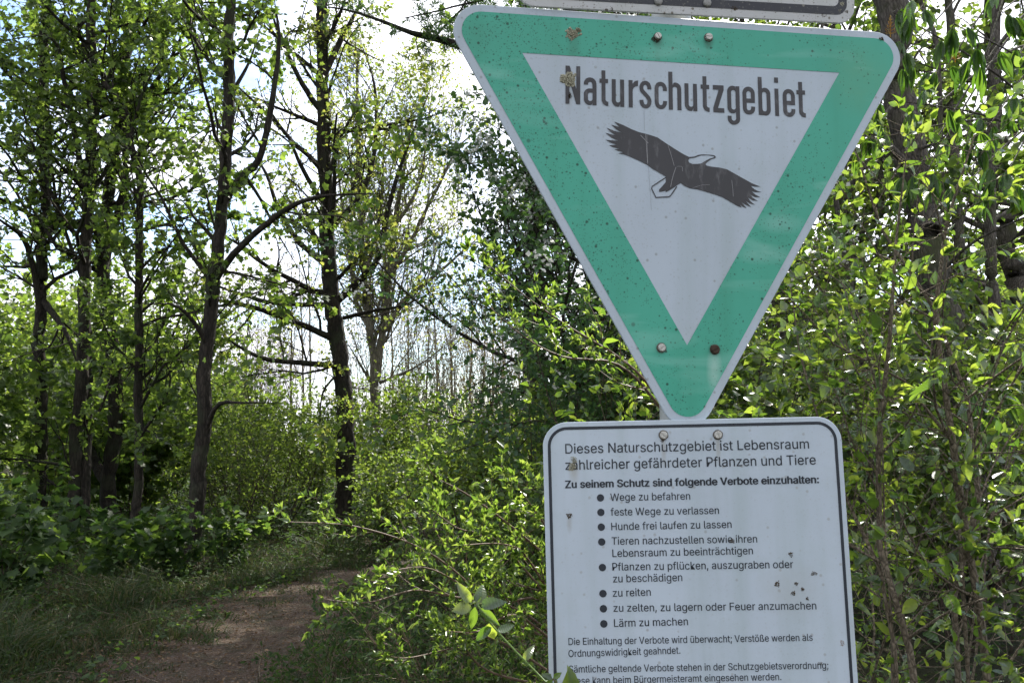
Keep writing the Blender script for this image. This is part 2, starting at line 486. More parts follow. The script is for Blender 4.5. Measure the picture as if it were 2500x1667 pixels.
def leaf_frames(pos, d, nrm):
    d = norm(d); x = norm(np.cross(d, nrm)); n = np.cross(x, d)
    return x, d, n

def leaf_mesh(pos, d, nrm, size, shp, wob=None):
    Vt, Ft = shp
    x, d, n = leaf_frames(pos, d, nrm)
    V = pos[:, None] + size[:, None, None] * (x[:, None] * Vt[None, :, :1] + d[:, None] * Vt[None, :, 1:2] + n[:, None] * Vt[None, :, 2:3])
    k = len(Vt)
    Fa = (np.arange(len(pos))[:, None, None] * k + Ft[None]).reshape(-1, Ft.shape[1])
    return V.reshape(-1, 3), Fa

class Leaves:
    def __init__(s): s.p, s.d, s.n, s.s = [], [], [], []
    def add(s, p, d, n, sz): s.p.append(p); s.d.append(d); s.n.append(n); s.s.append(sz)
    def get(s): return [np.concatenate(a) for a in (s.p, s.d, s.n, s.s)]

def scatter_on(r, pts, k, t0, t1, size, spread=60, droop=0.3, upn=0.7, sj=0.35, tipn=0, petiole=0.0):
    """leaves along branches pts (n,s,3), k each"""
    n = len(pts)
    if n == 0: return None
    dum = np.ones(pts.shape[:2])
    p, d, _, _ = spawn(r, pts, dum, k, t0, t1, spread, 18, 1, 1)
    d = norm(d + np.array([0, 0, -droop]) + r.r.normal(0, .15, d.shape))
    nr = norm(np.array([0, 0, upn]) + r.r.normal(0, .45, d.shape))
    sz = size * r.u(1 - sj, 1 + sj, len(p))
    if petiole: p = p + d * petiole * r.u(.3, 1.2, (len(p), 1))
    return p, d, nr, sz

SIGN_BOX = [(1105, 10, 2196, 400), (1330, 1020, 2095, 1700), (1400, 400, 1960, 1020)]
def clear_of_camera(P, near=1.5):
    u, v, z = project(P)
    bad = (z < near) & (z > -0.4) & (u > -900) & (u < 3400) & (v > -1500) & (v < 3000)
    return ~bad

def keep_br(pts, rads, near=1.5):
    ok = clear_of_camera(pts.reshape(-1, 3), near).reshape(pts.shape[:2]).all(1)
    return pts[ok], rads[ok]

def build_plant(name, label, cat, base, wood, leaves, shp, lmat, bmat, group=None, hero=0, hero_meshes=None, leaf_name="foliage",
                trunk_name="trunk", twig_sets=None, near=1.5, seed=0, extra=None, hero_name="leaf", tint=None):
    """wood: list of (V,F) of the stem; twig_sets: list of (V,F); leaves: (p,d,n,s)"""
    base = np.asarray(base, float)
    rt = root(name, base, label, cat, group)
    r = np.random.default_rng(seed + 5)
    if wood:
        wood = [(V - base, Fa) for V, Fa in wood if len(Fa)]
        obj(trunk_name, mesh_arrays(trunk_name, wood, smooth=True), bmat, rt)
    if twig_sets:
        tw = [(V - base, Fa) for V, Fa in twig_sets if len(Fa)]
        if tw: obj("branches", mesh_arrays("branches", tw, smooth=True), bmat, rt, kind="stuff")
    if leaves is not None:
        p, d, n, s = leaves
        ok = clear_of_camera(p, near)
        p, d, n, s = p[ok], d[ok], n[ok], s[ok]
        if hero:
            u, v, z = project(p + d * s[:, None] * .5)
            app = s / np.maximum(z, .1)
            vis = (u > 0) & (u < 2500) & (v > 0) & (v < 1667) & (z > 0)
            for (a, b, c, e) in SIGN_BOX: vis &= ~((u > a) & (u < c) & (v > b) & (v < e))
            app = np.where(vis, app, -1)
            o = np.argsort(-app); h = o[:hero]; h = h[app[h] > 0]
            x, dd, nn = leaf_frames(p[h], d[h], n[h])
            for k in range(len(h)):
                q = p[h[k]] - base; sc = s[h[k]]
                lo = bpy.data.objects.new(hero_name, hero_meshes[int(r.integers(len(hero_meshes)))])
                COL.objects.link(lo); lo.parent = rt
                lo.matrix_basis = Matrix([[x[k][0] * sc, dd[k][0] * sc, nn[k][0] * sc, q[0]], [x[k][1] * sc, dd[k][1] * sc, nn[k][1] * sc, q[1]], [x[k][2] * sc, dd[k][2] * sc, nn[k][2] * sc, q[2]], [0, 0, 0, 1]])
            m = np.ones(len(p), bool); m[h] = False
            p, d, n, s = p[m], d[m], n[m], s[m]
        if len(p):
            V, Fa = leaf_mesh(p - base, d, n, s, shp)
            tt = r.uniform(0, 1, len(p)) if tint is None else tint(r, len(p))
            me = mesh_arrays(leaf_name, [(V, Fa)], attr=[np.repeat(tt, len(shp[1]))], smooth=hero > 0)
            obj(leaf_name, me, lmat, rt, kind="stuff")
    return rt

def hero_set(name, mat, variants):
    out = []
    for k, (V, T) in enumerate(variants):
        me = mesh_arrays(name, [(V, T)], attr=[np.full(len(T), k / len(variants))], smooth=True)
        me.materials.append(mat); out.append(me)
    return out

# materials for the plants
B_DARK = bark_mat("dark_bark", (0.014, 0.012, 0.010), (0.058, 0.048, 0.038), 16, moss=(0.034, 0.04, 0.022))
B_BROWN = bark_mat("brown_bark", (0.035, 0.026, 0.02), (0.12, 0.09, 0.07), 18)
B_PALE = bark_mat("pale_bark", (0.13, 0.115, 0.09), (0.30, 0.27, 0.21), 12)
B_GREY = bark_mat("grey_bark", (0.06, 0.053, 0.046), (0.17, 0.15, 0.13), 22, moss=(0.08, 0.085, 0.045))
B_TWIG = plain("twig_bark", (0.11, 0.07, 0.045), 0.6, noise=.35, nscale=40)
B_TAN = bark_mat("tan_bark", (0.14, 0.11, 0.075), (0.30, 0.25, 0.185), 45, stretch=.5)
L_LIME = leaf_mat("linden_leaves", [(0.041, 0.068, 0.027), (0.057, 0.092, 0.034), (0.081, 0.121, 0.046)], [(0.108, 0.192, 0.026), (0.204, 0.324, 0.038), (0.336, 0.456, 0.066)], .55, .42, .4)
L_MAPLE = leaf_mat("maple_leaves", [(0.029, 0.055, 0.021), (0.039, 0.073, 0.026), (0.058, 0.101, 0.036)], [(0.050, 0.112, 0.020), (0.100, 0.188, 0.025), (0.250, 0.375, 0.050)], .5, .5, .3)  # darkened green: the weaker light on the low bushes is in the colour
L_YOUNG = leaf_mat("young_leaves", [(0.055, 0.083, 0.028), (0.077, 0.110, 0.033), (0.110, 0.132, 0.039)], [(0.179, 0.273, 0.042), (0.304, 0.389, 0.063), (0.441, 0.452, 0.084)], .55, .45, .4)
L_DOG = leaf_mat("dogwood_leaves", [(0.03, 0.062, 0.026), (0.045, 0.085, 0.032), (0.075, 0.115, 0.045)], [(0.10, 0.20, 0.02), (0.26, 0.41, 0.035), (0.44, 0.54, 0.06)], .5, .26, 1.0, veins=True)
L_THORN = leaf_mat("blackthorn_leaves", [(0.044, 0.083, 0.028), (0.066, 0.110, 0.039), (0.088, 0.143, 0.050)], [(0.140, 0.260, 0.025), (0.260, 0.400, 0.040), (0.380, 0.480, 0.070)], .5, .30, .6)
L_SHADE = leaf_mat("shaded_thorn_leaves", [(0.026, 0.049, 0.020), (0.038, 0.065, 0.026), (0.052, 0.087, 0.032)], [(0.042, 0.084, 0.017), (0.070, 0.126, 0.022), (0.112, 0.182, 0.028)], .4, .65, .12)  # dulled, darkened blackthorn green: the shade low down is painted into the leaves
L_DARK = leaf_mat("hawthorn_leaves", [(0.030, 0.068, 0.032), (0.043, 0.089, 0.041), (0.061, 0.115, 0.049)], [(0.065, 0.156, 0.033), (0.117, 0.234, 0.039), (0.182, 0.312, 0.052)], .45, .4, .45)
L_BACK = leaf_mat("thicket_leaves", [(0.046, 0.072, 0.026), (0.065, 0.098, 0.033), (0.098, 0.130, 0.046)], [(0.112, 0.190, 0.022), (0.213, 0.325, 0.039), (0.347, 0.448, 0.056)], .5, .5, .35)
L_CHEST = leaf_mat("chestnut_leaves", [(0.033, 0.072, 0.021), (0.046, 0.091, 0.026), (0.065, 0.117, 0.034)], [(0.060, 0.156, 0.012), (0.120, 0.264, 0.019), (0.252, 0.432, 0.036)], .45, .38, .5, veins=True)
L_BUD = leaf_mat("brown_buds", [(0.08, 0.05, 0.03), (0.12, 0.09, 0.05), (0.16, 0.14, 0.06)], [(0.15, 0.1, 0.05), (0.2, 0.17, 0.07), (0.3, 0.3, 0.08)], .4, .6, .3)
L_PETAL = leaf_mat("white_petals", [(0.7, 0.7, 0.66), (0.75, 0.75, 0.7), (0.8, 0.8, 0.76)], [(0.5, 0.5, 0.46), (0.55, 0.55, 0.5), (0.6, 0.6, 0.55)], .35, .6, .3)

# ------------------------------------------------------------------ SIGNS
def rod(r):
    r = np.asarray(r); a = np.linalg.norm(r); k = r / a
    K = np.array([[0, -k[2], k[1]], [k[2], 0, -k[0]], [-k[1], k[0], 0]])
    return np.eye(3) + math.sin(a) * K + (1 - math.cos(a)) * K @ K
BF = np.diag([1., -1., -1.])
C2W = np.stack([RIGHT, -UP, FWD], 1)

class Plane:
    """a flat sign: local X right, Y up, Z towards the viewer"""
    def __init__(s, r, t):
        s.M = rod(r) @ BF; s.t = np.asarray(t)
        s.W = C2W @ s.M; s.o = CAM + C2W @ s.t
    def px(s, u, v):
        d = np.array([(u - CX) / F, (v - CY) / F, 1.0]); n = s.M[:, 2]
        return (s.M.T @ (d * ((n @ s.t) / (n @ d)) - s.t))[:2]
    def mat(s):
        m = Matrix.Identity(4)
        for a in range(3):
            for b in range(3): m[a][b] = s.W[a, b]
            m[a][3] = s.o[a]
        return m
TRI = Plane((-0.09934343, -0.11837617, 0.01671628), (0.23580214, -0.25368222, 1.16196837))
_k = 0.975
RUL = Plane((-0.12089802, 0.01244327, -0.0222335), (0.24088075 * _k, 0.10482393 * _k, 1.14826275 * _k))

def plate(name, outline, parent, mat, th=0.003, z=0.0):
    """outline(inset) -> (n,2); thin sheet with softened edge"""
    A, Bq = outline(0.0006), outline(0.0)
    n = len(A)
    V = np.concatenate([np.column_stack([A, np.full(n, z)]), np.column_stack([Bq, np.full(n, z - .0006)]), np.column_stack([Bq, np.full(n, z - th)]), np.column_stack([A, np.full(n, z - th - .0003)])])
    faces = [list(range(n)), list(range(4 * n - 1, 3 * n - 1, -1))]
    for k in range(3):
        for j in range(n):
            j2 = (j + 1) % n
            faces.append([k * n + j, (k + 1) * n + j, (k + 1) * n + j2, k * n + j2])
    me = bpy.data.meshes.new(name); me.from_pydata(V.tolist(), [], faces); me.update()
    return obj(name, me, mat, parent)

def ring(name, A, Bq, parent, mat, z):
    n = len(A)
    V = np.concatenate([np.column_stack([A, np.full(n, z)]), np.column_stack([Bq, np.full(n, z)])])
    j = np.arange(n); j2 = (j + 1) % n
    return obj(name, mesh_arrays(name, [(V, np.stack([j2, j, j + n, j2 + n], -1))]), mat, parent)

def round_poly(lines, rad, inset=0.0, n=14):
    """lines: (normal, offset) in ccw order; rounded convex polygon"""
    pts = []
    m = len(lines)
    for k in range(m):
        (a, da), (b, db) = lines[k], lines[(k + 1) % m]
        c = np.linalg.solve(np.array([a, b]), [da - rad, db - rad])
        t0, t1 = math.atan2(a[1], a[0]), math.atan2(b[1], b[0])
        if t1 < t0: t1 += 2 * math.pi
        for t in np.linspace(t0, t1, n): pts.append(c + (rad - inset) * np.array([math.cos(t), math.sin(t)]))
    return np.array(pts)

TN = [np.array([math.cos(t), math.sin(t)]) for t in np.radians([90, 210, 330])]
def tri_outer(inset=0): return round_poly([(TN[0], .1940), (TN[1], .2020), (TN[2], .2017)], .0370, inset)
def tri_green(): return round_poly([(TN[0], .1839), (TN[1], .1907), (TN[2], .1907)], .0266)

def ray_hit(poly, ang):
    d = np.array([math.cos(ang), math.sin(ang)])
    A = poly; Bq = np.roll(poly, -1, 0)
    best = 0
    for a, b in zip(A, Bq):
        e = b - a; den = d[0] * e[1] - d[1] * e[0]
        if abs(den) < 1e-12: continue
        t = (a[0] * e[1] - a[1] * e[0]) / den
        s = (a[0] * d[1] - a[1] * d[0]) / den
        if t > 0 and -1e-9 <= s <= 1 + 1e-9: best = max(best, t)
    return d * best

ri = 0.13
inner = np.array([(2 * ri * math.cos(t), 2 * ri * math.sin(t)) for t in np.radians([150, 270, 30])])
angs = sorted(set(list(np.round(np.radians(np.arange(0, 360, 1.25)), 6)) + list(np.round(np.radians([30, 150, 270]), 6)) + [round(math.atan2(p[1], p[0]) % (2 * math.pi), 6) for p in tri_green()]))

M_WHITE3 = sign_mat("sign_cream_top", (0.48, 0.49, 0.49), (0.12, 0.10, 0.07), 0.9, 0.45, big=1)
GM = []
for (u_, v_, rx_, ry_, c_, st_) in [(1744, 905, 22, 62, (.33, .52, .45), .75), (1614, 849, 17, 17, (.02, .08, .05), .9), (1744, 853, 17, 17, (.03, .06, .04), .9), (1605, 103, 17, 22, (.04, .09, .05), .8), (1729, 104, 16, 22, (.04, .09, .05), .8),
                                 (1605, 150, 9, 60, (.05, .22, .14), .5), (1729, 150, 9, 60, (.05, .22, .14), .5), (2100, 190, 110, 120, (.10, .33, .20), .55), (1905, 545, 75, 30, (.35, .6, .55), .35), (1860, 620, 90, 30, (.33, .58, .52), .35), (1400, 110, 20, 60, (.05, .2, .13), .5), (1180, 90, 60, 60, (.05, .27, .19), .5)]:
    q_ = TRI.px(u_, v_); GM.append((q_[0], q_[1], rx_ * .000557, ry_ * .000557, c_, st_))
WM = []
for (u_, v_, rx_, ry_, c_, st_) in [(1388, 230, 12, 60, (.28, .29, .26), .6), (2150, 120, 12, 40, (.3, .28, .22), .6), (1560, 900, 60, 120, (.36, .42, .45), .4)]:
    q_ = TRI.px(u_, v_); WM.append((q_[0], q_[1], rx_ * .000557, ry_ * .000557, c_, st_))
RM = []
for (u_, v_, rx_, ry_, c_, st_) in [(1620, 1095, 8, 50, (.30, .27, .2), .55), (1753, 1090, 8, 50, (.3, .27, .2), .5), (1401, 1150, 16, 40, (.33, .32, .26), .6), (1390, 1275, 8, 30, (.3, .29, .25), .5), (1340, 1667, 60, 200, (.33, .38, .34), .5), (1930, 1440, 90, 80, (.42, .46, .48), .5), (2085, 1500, 25, 200, (.36, .40, .38), .4)]:
    q_ = RUL.px(u_, v_); RM.append((q_[0], q_[1], rx_ * .00054, ry_ * .00054, c_, st_))
M_WHITE = sign_mat("sign_white", (0.45, 0.52, 0.59), (0.2, 0.2, 0.18), 0.3, 0.4, marks=WM, skew=.3)  # white tinted blue: the cool skylight is mixed into the base colour
M_WHITE2 = sign_mat("sign_white_lower", (0.49, 0.565, 0.64), (0.25, 0.23, 0.2), 0.15, 0.4, marks=RM, skew=-.4)  # same blue skylight tint in this white
M_GREEN = sign_mat("sign_green", (0.060, 0.375, 0.265), (0.012, 0.06, 0.035), 1.05, 0.36, streak=0.28, big=0.8, skew=1.0, marks=GM)
M_BLACK = sign_mat("sign_print_faded", (0.050, 0.049, 0.053), (0.03, 0.03, 0.03), 0.0, 0.45, wear=(0.27, 0.27, 0.28))
M_BLACK2 = sign_mat("sign_print_dark", (0.028, 0.034, 0.045), (0.02, 0.02, 0.02), 0.0, 0.5)
M_BLACK3 = sign_mat("sign_border_dark", (0.035, 0.037, 0.045), (0.25, 0.24, 0.2), 0.5, 0.5, wear=(0.12, 0.12, 0.11))
M_STEEL = plain("screw_steel", (0.50, 0.49, 0.45), 0.5, 0.35, noise=.3, nscale=900)
M_RUST = plain("screw_rust", (0.055, 0.035, 0.022), 0.9, noise=.5, nscale=1200)
M_WASH = plain("washer_dark", (0.11, 0.10, 0.085), 0.8, noise=.4, nscale=900)
M_LICH = plain("lichen", (0.34, 0.33, 0.25), 0.95, noise=.6, nscale=900, spec=.1)
M_LICHB = plain("lichen_brown", (0.10, 0.075, 0.05), 0.95, noise=.6, nscale=900, spec=.1)
M_POST = plain("galvanised_post", (0.33, 0.34, 0.33), 0.55, 0.5, noise=.25, nscale=30)

def sign_root(name, pl, label, cat, zoff=0.0):
    o = bpy.data.objects.new(name, None); o.empty_display_size = .05
    COL.objects.link(o)
    m = pl.mat()
    o.matrix_world = m @ Matrix.Translation((0, 0, zoff))
    return tag(o, label, cat)

def screw(parent, X, Y, rh, rw, z, slot, head_mat=None, wash=None, seed=0):
    """slotted bolt head on a washer"""
    n = 24; a = np.linspace(0, 2 * math.pi, n, endpoint=False)
    def disc(r, z0, z1, ch, cx=X, cy_=Y, lump=0):
        rr = r * (1 + lump * np.random.default_rng(seed).normal(0, 1, n))
        c = np.stack([np.cos(a), np.sin(a)], 1)
        rings = [np.column_stack([c * rr[:, None] + (cx, cy_), np.full(n, z0)]), np.column_stack([c * rr[:, None] + (cx, cy_), np.full(n, z1 - ch)]), np.column_stack([c * (rr - ch)[:, None] + (cx, cy_), np.full(n, z1)])]
        V = np.concatenate(rings); f = [list(range(2 * n, 3 * n))]
        for k in range(2):
            for j in range(n): f.append([k * n + j, k * n + (j + 1) % n, (k + 1) * n + (j + 1) % n, (k + 1) * n + j])
        return V, f
    V, f = disc(rw, 0, z * .35, .0004, lump=.03)
    me = bpy.data.meshes.new("screw"); me.from_pydata(V.tolist(), [], f); me.update()
    s = obj("screw", me, wash or M_WASH, parent)
    # head in two halves either side of the slot
    g = rh * .11
    Vh, fh = [], []
    for sgn in (1, -1):
        th0 = math.asin(min(.99, g / rh))
        t = np.linspace(th0, math.pi - th0, 13) + (0 if sgn > 0 else math.pi) + slot
        off = np.array([math.cos(slot + math.pi / 2), math.sin(slot + math.pi / 2)]) * 0
        c = np.stack([np.cos(t), np.sin(t)], 1)
        m = len(t); b = len(Vh)
        for zz_, k in ((z * .35, 1.0), (z * .85, 1.0), (z, .86)):
            for q in c: Vh.append((X + q[0] * rh * k, Y + q[1] * rh * k, zz_))
        fh.append([b + 2 * m + j for j in range(m)])
        for k in range(2):
            for j in range(m): fh.append([b + k * m + j, b + k * m + (j + 1) % m, b + (k + 1) * m + (j + 1) % m, b + (k + 1) * m + j])
    # slot floor
    b = len(Vh)
    for q in a: Vh.append((X + math.cos(q) * rh * .97, Y + math.sin(q) * rh * .97, z * .6))
    fh.append([b + j for j in range(n)])
    me = bpy.data.meshes.new("screw_head"); me.from_pydata(Vh, [], fh); me.update()
    obj("head", me, head_mat or M_STEEL, s)
    return s

def lichen(parent, pts, mat, seed, cover=160, h=.0035):
    """crusty growth: many small lumps inside a blob given by (x, y, rx, ry)"""
    r = np.random.default_rng(seed)
    Vs, Fs, nv = [], [], 0
    for (x, y, rx, ry) in pts:
        k = cover
        ang = r.uniform(0, 2 * math.pi, k); rad = np.sqrt(r.uniform(0, 1, k))
        lob = 1 + .22 * np.sin(ang * 3 + r.uniform(0, 6)) + .12 * np.sin(ang * 7 + r.uniform(0, 6))
        px, py = x + np.cos(ang) * rad * rx * lob, y + np.sin(ang) * rad * ry * lob
        s = min(rx, ry) * r.uniform(.12, .24, k)
        hh = h * (1 - .7 * rad ** 2) * r.uniform(.5, 1.2, k)
        for q in range(k):
            m = 5; a = np.linspace(0, 2 * math.pi, m, endpoint=False) + r.uniform(0, 6)
            base = np.stack([px[q] + s[q] * np.cos(a), py[q] + s[q] * np.sin(a), np.full(m, .0001)], 1)
            top = np.stack([px[q] + s[q] * .6 * np.cos(a), py[q] + s[q] * .6 * np.sin(a), hh[q] * r.uniform(.7, 1.1, m)], 1)
            Vs.append(np.concatenate([base, top]))
            f = [(nv + j, nv + (j + 1) % m, nv + m + (j + 1) % m, nv + m + j) for j in range(m)] + [(nv + m, nv + m + 1, nv + m + 2, nv + m + 3), (nv + m, nv + m + 3, nv + m + 4, nv + m)]
            Fs += f[:-1] + [(nv + m, nv + m + 3, nv + m + 4)]; nv += 2 * m
    me = bpy.data.meshes.new("lichen"); me.from_pydata(np.concatenate(Vs).tolist(), [], Fs); me.update()
    return obj("lichen", me, mat, parent)

def fill_shapes(contours_list):
    """each item: list of closed contours (outer + holes), filled; returns V (n,2), faces"""
    Vs, Fs, nv = [], [], 0
    dg = None
    for cs in contours_list:
        cu = bpy.data.curves.new("shape", 'CURVE'); cu.dimensions = '2D'; cu.fill_mode = 'BOTH'
        for c in cs:
            sp = cu.splines.new('POLY'); sp.points.add(len(c) - 1); sp.use_cyclic_u = True
            for p, q in zip(sp.points, c): p.co = (q[0], q[1], 0, 1)
        o = bpy.data.objects.new("shape", cu); COL.objects.link(o)
        bpy.context.view_layer.update()
        me = bpy.data.meshes.new_from_object(o.evaluated_get(bpy.context.evaluated_depsgraph_get()))
        V = np.array([v.co[:2] for v in me.vertices]); Vs.append(V)
        Fs += [[nv + i for i in p.vertices] for p in me.polygons]; nv += len(V)
        bpy.data.objects.remove(o); bpy.data.curves.remove(cu); bpy.data.meshes.remove(me)
    return np.concatenate(Vs), Fs

def flat_mesh(name, V2, Fs, z, mat, parent, **kw):
    me = bpy.data.meshes.new(name)
    me.from_pydata([(p[0], p[1], z) for p in V2], [], Fs); me.update()
    # face the viewer
    n = sum(p.normal.z * p.area for p in me.polygons)
    if n < 0: me.flip_normals()
    return obj(name, me, mat, parent, **kw)

# --- triangular sign
T = sign_root("nature_reserve_sign", TRI, "green and white triangle with a black eagle and the word Naturschutzgebiet", "sign")
plate("plate", tri_outer, T, M_WHITE)
ring("green_band", np.array([ray_hit(tri_green(), a) for a in angs]), np.array([ray_hit(inner, a) for a in angs]), T, M_GREEN, .0005)

# lettering: narrow road-sign capitals drawn as outlines (unit: 520 = x-height)
def arc(cx_, cy_, rx, ry, a0, a1, n=9):
    return [(cx_ + rx * math.cos(math.radians(t)), cy_ + ry * math.sin(math.radians(t))) for t in np.linspace(a0, a1, n)]
def stroke(c, h):
    c = resample(np.array(c, float), 60); t = np.gradient(c, axis=0); t /= np.linalg.norm(t, axis=1, keepdims=True)
    n = np.stack([-t[:, 1], t[:, 0]], 1) * h
    return (c + n).tolist() + (c - n)[::-1].tolist()
def g_n(top): return [[(0, 0), (76, 0), (76, 395)] + arc(118.5, 400, 42.5, 42, 180, 0) + [(161, 0), (237, 0), (237, 400)] + arc(127, 405, 110, 118, 0, 105) + [(76, 470), (76, top), (0, top)]]
def rot(cs, w=237, h=520): return [[(w - x, h - y) for x, y in c] for c in cs]
def oval(x0, x1, y0, y1):
    rx = (x1 - x0) / 2; cx_ = (x0 + x1) / 2
    return arc(cx_, y1 - rx, rx, rx, 0, 180) + arc(cx_, y0 + rx, rx, rx, 180, 360)
G = {
 'N': [[(0, 0), (76, 0), (76, 445), (206, 0), (282, 0), (282, 725), (206, 725), (206, 285), (80, 725), (0, 725)]],
 'a': [[(237, 0), (237, 400)] + arc(118.5, 405, 118.5, 122, 5, 175) + [(4, 385), (80, 385)] + arc(118.5, 396, 40, 48, 180, 0)[1:] + [(161, 315), (118, 315)] + arc(110, 205, 110, 110, 92, 180) + arc(102, 108, 102, 110, 184, 300) + [(161, 40), (161, 0)], [(161, 238), (128, 238)] + arc(122, 192, 46, 46, 95, 180, 5) + arc(119, 120, 43, 46, 180, 360)],
 't': [[(40, 110), (40, 435), (0, 435), (0, 515), (40, 515), (40, 675), (116, 675), (116, 515), (168, 515), (168, 435), (116, 435), (116, 120)] + arc(160, 122, 44, 40, 185, 270, 5) + [(170, 82), (170, 0)] + arc(155, 112, 115, 112, 268, 185, 7)],
 'r': [[(0, 0), (76, 0), (76, 300)] + arc(180, 318, 104, 96, 180, 92, 7) + [(180, 414), (180, 520)] + arc(170, 420, 92, 98, 92, 150, 5) + [(76, 455), (76, 520), (0, 520)]],
 's': [stroke([(193, 365), (190, 410), (165, 465), (118, 487), (70, 465), (40, 405), (52, 335), (105, 275), (160, 215), (192, 150), (182, 80), (150, 42), (115, 34), (72, 52), (45, 98), (38, 155)], 38)],
 'c': [stroke([(199, 350), (195, 415), (165, 465), (118, 482), (70, 465), (42, 415), (38, 350), (38, 170), (42, 108), (70, 55), (118, 38), (165, 55), (195, 105), (199, 158)], 38)],
 'h': g_n(725),
 'u': rot(g_n(520)),
 'z': [[(0, 520), (208, 520), (208, 432), (92, 86), (212, 86), (212, 0), (0, 0), (0, 86), (112, 434), (0, 434)]],
 'g': [[(237, 520), (237, -110)] + arc(118.5, -105, 118.5, 112, 0, -172, 12) + [(0, -50), (74, -50)] + arc(117, -92, 44, 48, 180, 360) + [(161, 20)] + arc(100, 112, 100, 114, 305, 184, 8) + [(0, 400)] + arc(105, 410, 105, 116, 176, 62, 9) + [(161, 470), (161, 520)], oval(76, 161, 72, 445)],
 'e': [[(237, 150), (161, 150), (161, 122)] + arc(118.5, 120, 42.5, 45, 0, -180) + [(76, 222), (237, 222), (237, 400)] + arc(118.5, 405, 118.5, 122, 0, 180) + [(0, 115)] + arc(118.5, 112, 118.5, 118, 180, 360), [(76, 300), (161, 300), (161, 395)] + arc(118.5, 398, 42.5, 48, 0, 180)],
 'b': [[(0, 0), (76, 0), (76, 42)] + arc(134, 110, 103, 116, 235, 356, 9) + [(237, 405)] + arc(132, 410, 105, 114, 4, 122, 9) + [(76, 472), (76, 725), (0, 725)], oval(76, 161, 72, 445)],
 'i': [[(0, 0), (76, 0), (76, 520), (0, 520)], [(0, 632), (76, 632), (76, 732), (0, 732)]],
}
WORD = [('N', 1380.4, 1416.4), ('a', 1425.3, 1456.3), ('t', 1463.6, 1485.0), ('u', 1493.7, 1523.9), ('r', 1535, 1558), ('s', 1561.1, 1590.6), ('c', 1598.5, 1628.5), ('h', 1632.8, 1663.7),
        ('u', 1671.9, 1702.3), ('t', 1711.4, 1732.6), ('z', 1741.4, 1768.2), ('g', 1776.2, 1806.4), ('e', 1813.8, 1843.7), ('b', 1852.2, 1882), ('i', 1892.6, 1902.1), ('e', 1912.4, 1941.9), ('t', 1946.4, 1967.5)]
cl = []
for ch, x0, x1 in WORD:
    cs = G[ch]; w_ = max(x for c in cs for x, y in c)
    fx = (x1 - x0) / w_
    res = []
    for c in cs:
        q = []
        for x, y in c:
            u = x0 + x * fx
            v = 253.6 + (u - 1380) * 0.0583 - y * 0.1278
            u -= y * 0.1278 * 0.031 * (x0 - 1400) / 450
            q.append(TRI.px(u, v))
        res.append(q)
    cl.append(res)
V2, Fs = fill_shapes(cl)
flat_mesh("lettering", V2, Fs, .0005, M_BLACK, T)

EA = [(425,203),(520,240),(600,280),(680,312),(790,340),(880,370),(960,425),(1060,490),(1150,545),(1205,572),(1262,568),(1300,552),(1345,545),(1400,548),(1442,550),(1474,558),(1488,576),(1475,586),(1440,597),(1400,622),(1378,645),(1385,660),(1430,672),(1520,682),(1600,700),(1680,745),(1760,790),(1850,840),(1900,862),(1952,883),(1900,882),(1850,874),(1880,903),(1925,928),(1965,940),(1905,940),(1856,930),(1900,965),(1952,994),(1895,991),(1838,963),(1880,1005),(1928,1033),(1870,1023),(1815,993),(1855,1040),(1895,1073),(1840,1056),(1795,1030),(1830,1068),(1853,1095),(1800,1072),(1752,1044),(1785,1080),(1806,1107),(1770,1092),(1738,1072),(1755,1102),(1700,1078),(1630,1035),(1560,995),(1480,965),(1380,935),(1290,910),(1210,898),(1160,875),(1120,845),(1085,865),(1055,888),(1010,915),(962,941),(961,922),(940,930),(893,936),(893,914),(930,873),(962,835),(965,780),(900,740),(830,700),(760,650),(680,610),(610,580),(540,550),(465,535),(518,523),(470,508),(424,495),(476,488),(420,472),(370,452),(448,442),(390,425),(334,393),(468,404),(395,370),(332,320),(440,347),(385,310),(344,267),(420,298),(497,318),(440,280),(392,235),(480,260),(455,235)]
EH = [(1198,606),(1212,588),(1270,579),(1330,556),(1400,555),(1455,563),(1472,575),(1420,590),(1370,617),(1330,640),(1290,645),(1240,645),(1205,630)]
EP = [(965,785),(820,880),(816,905),(860,995),(995,988),(1018,970),(1078,880)]
def eag(c): return [TRI.px(1400 + x / 4.276, 250 + y / 4.276) for x, y in c]
def band(c, h):
    c = np.array(c, float); o = []
    t = np.gradient(c, axis=0); t /= np.linalg.norm(t, axis=1, keepdims=True); n = np.stack([-t[:, 1], t[:, 0]], 1) * h
    return (c + n).tolist() + (c - n)[::-1].tolist()
V2, Fs = fill_shapes([[eag(EA), eag(EH)], ])
flat_mesh("eagle_emblem", V2, Fs, .0005, M_BLACK, T)
V2, Fs = fill_shapes([[eag(band(EP, 6))]])
flat_mesh("talon_outline", V2, Fs, .0007, M_BLACK, T)
M_SCR = plain("scratch_bright", (.26, .26, .27), .6)
M_SCD = plain("scratch_dark", (.20, .22, .24), .6)
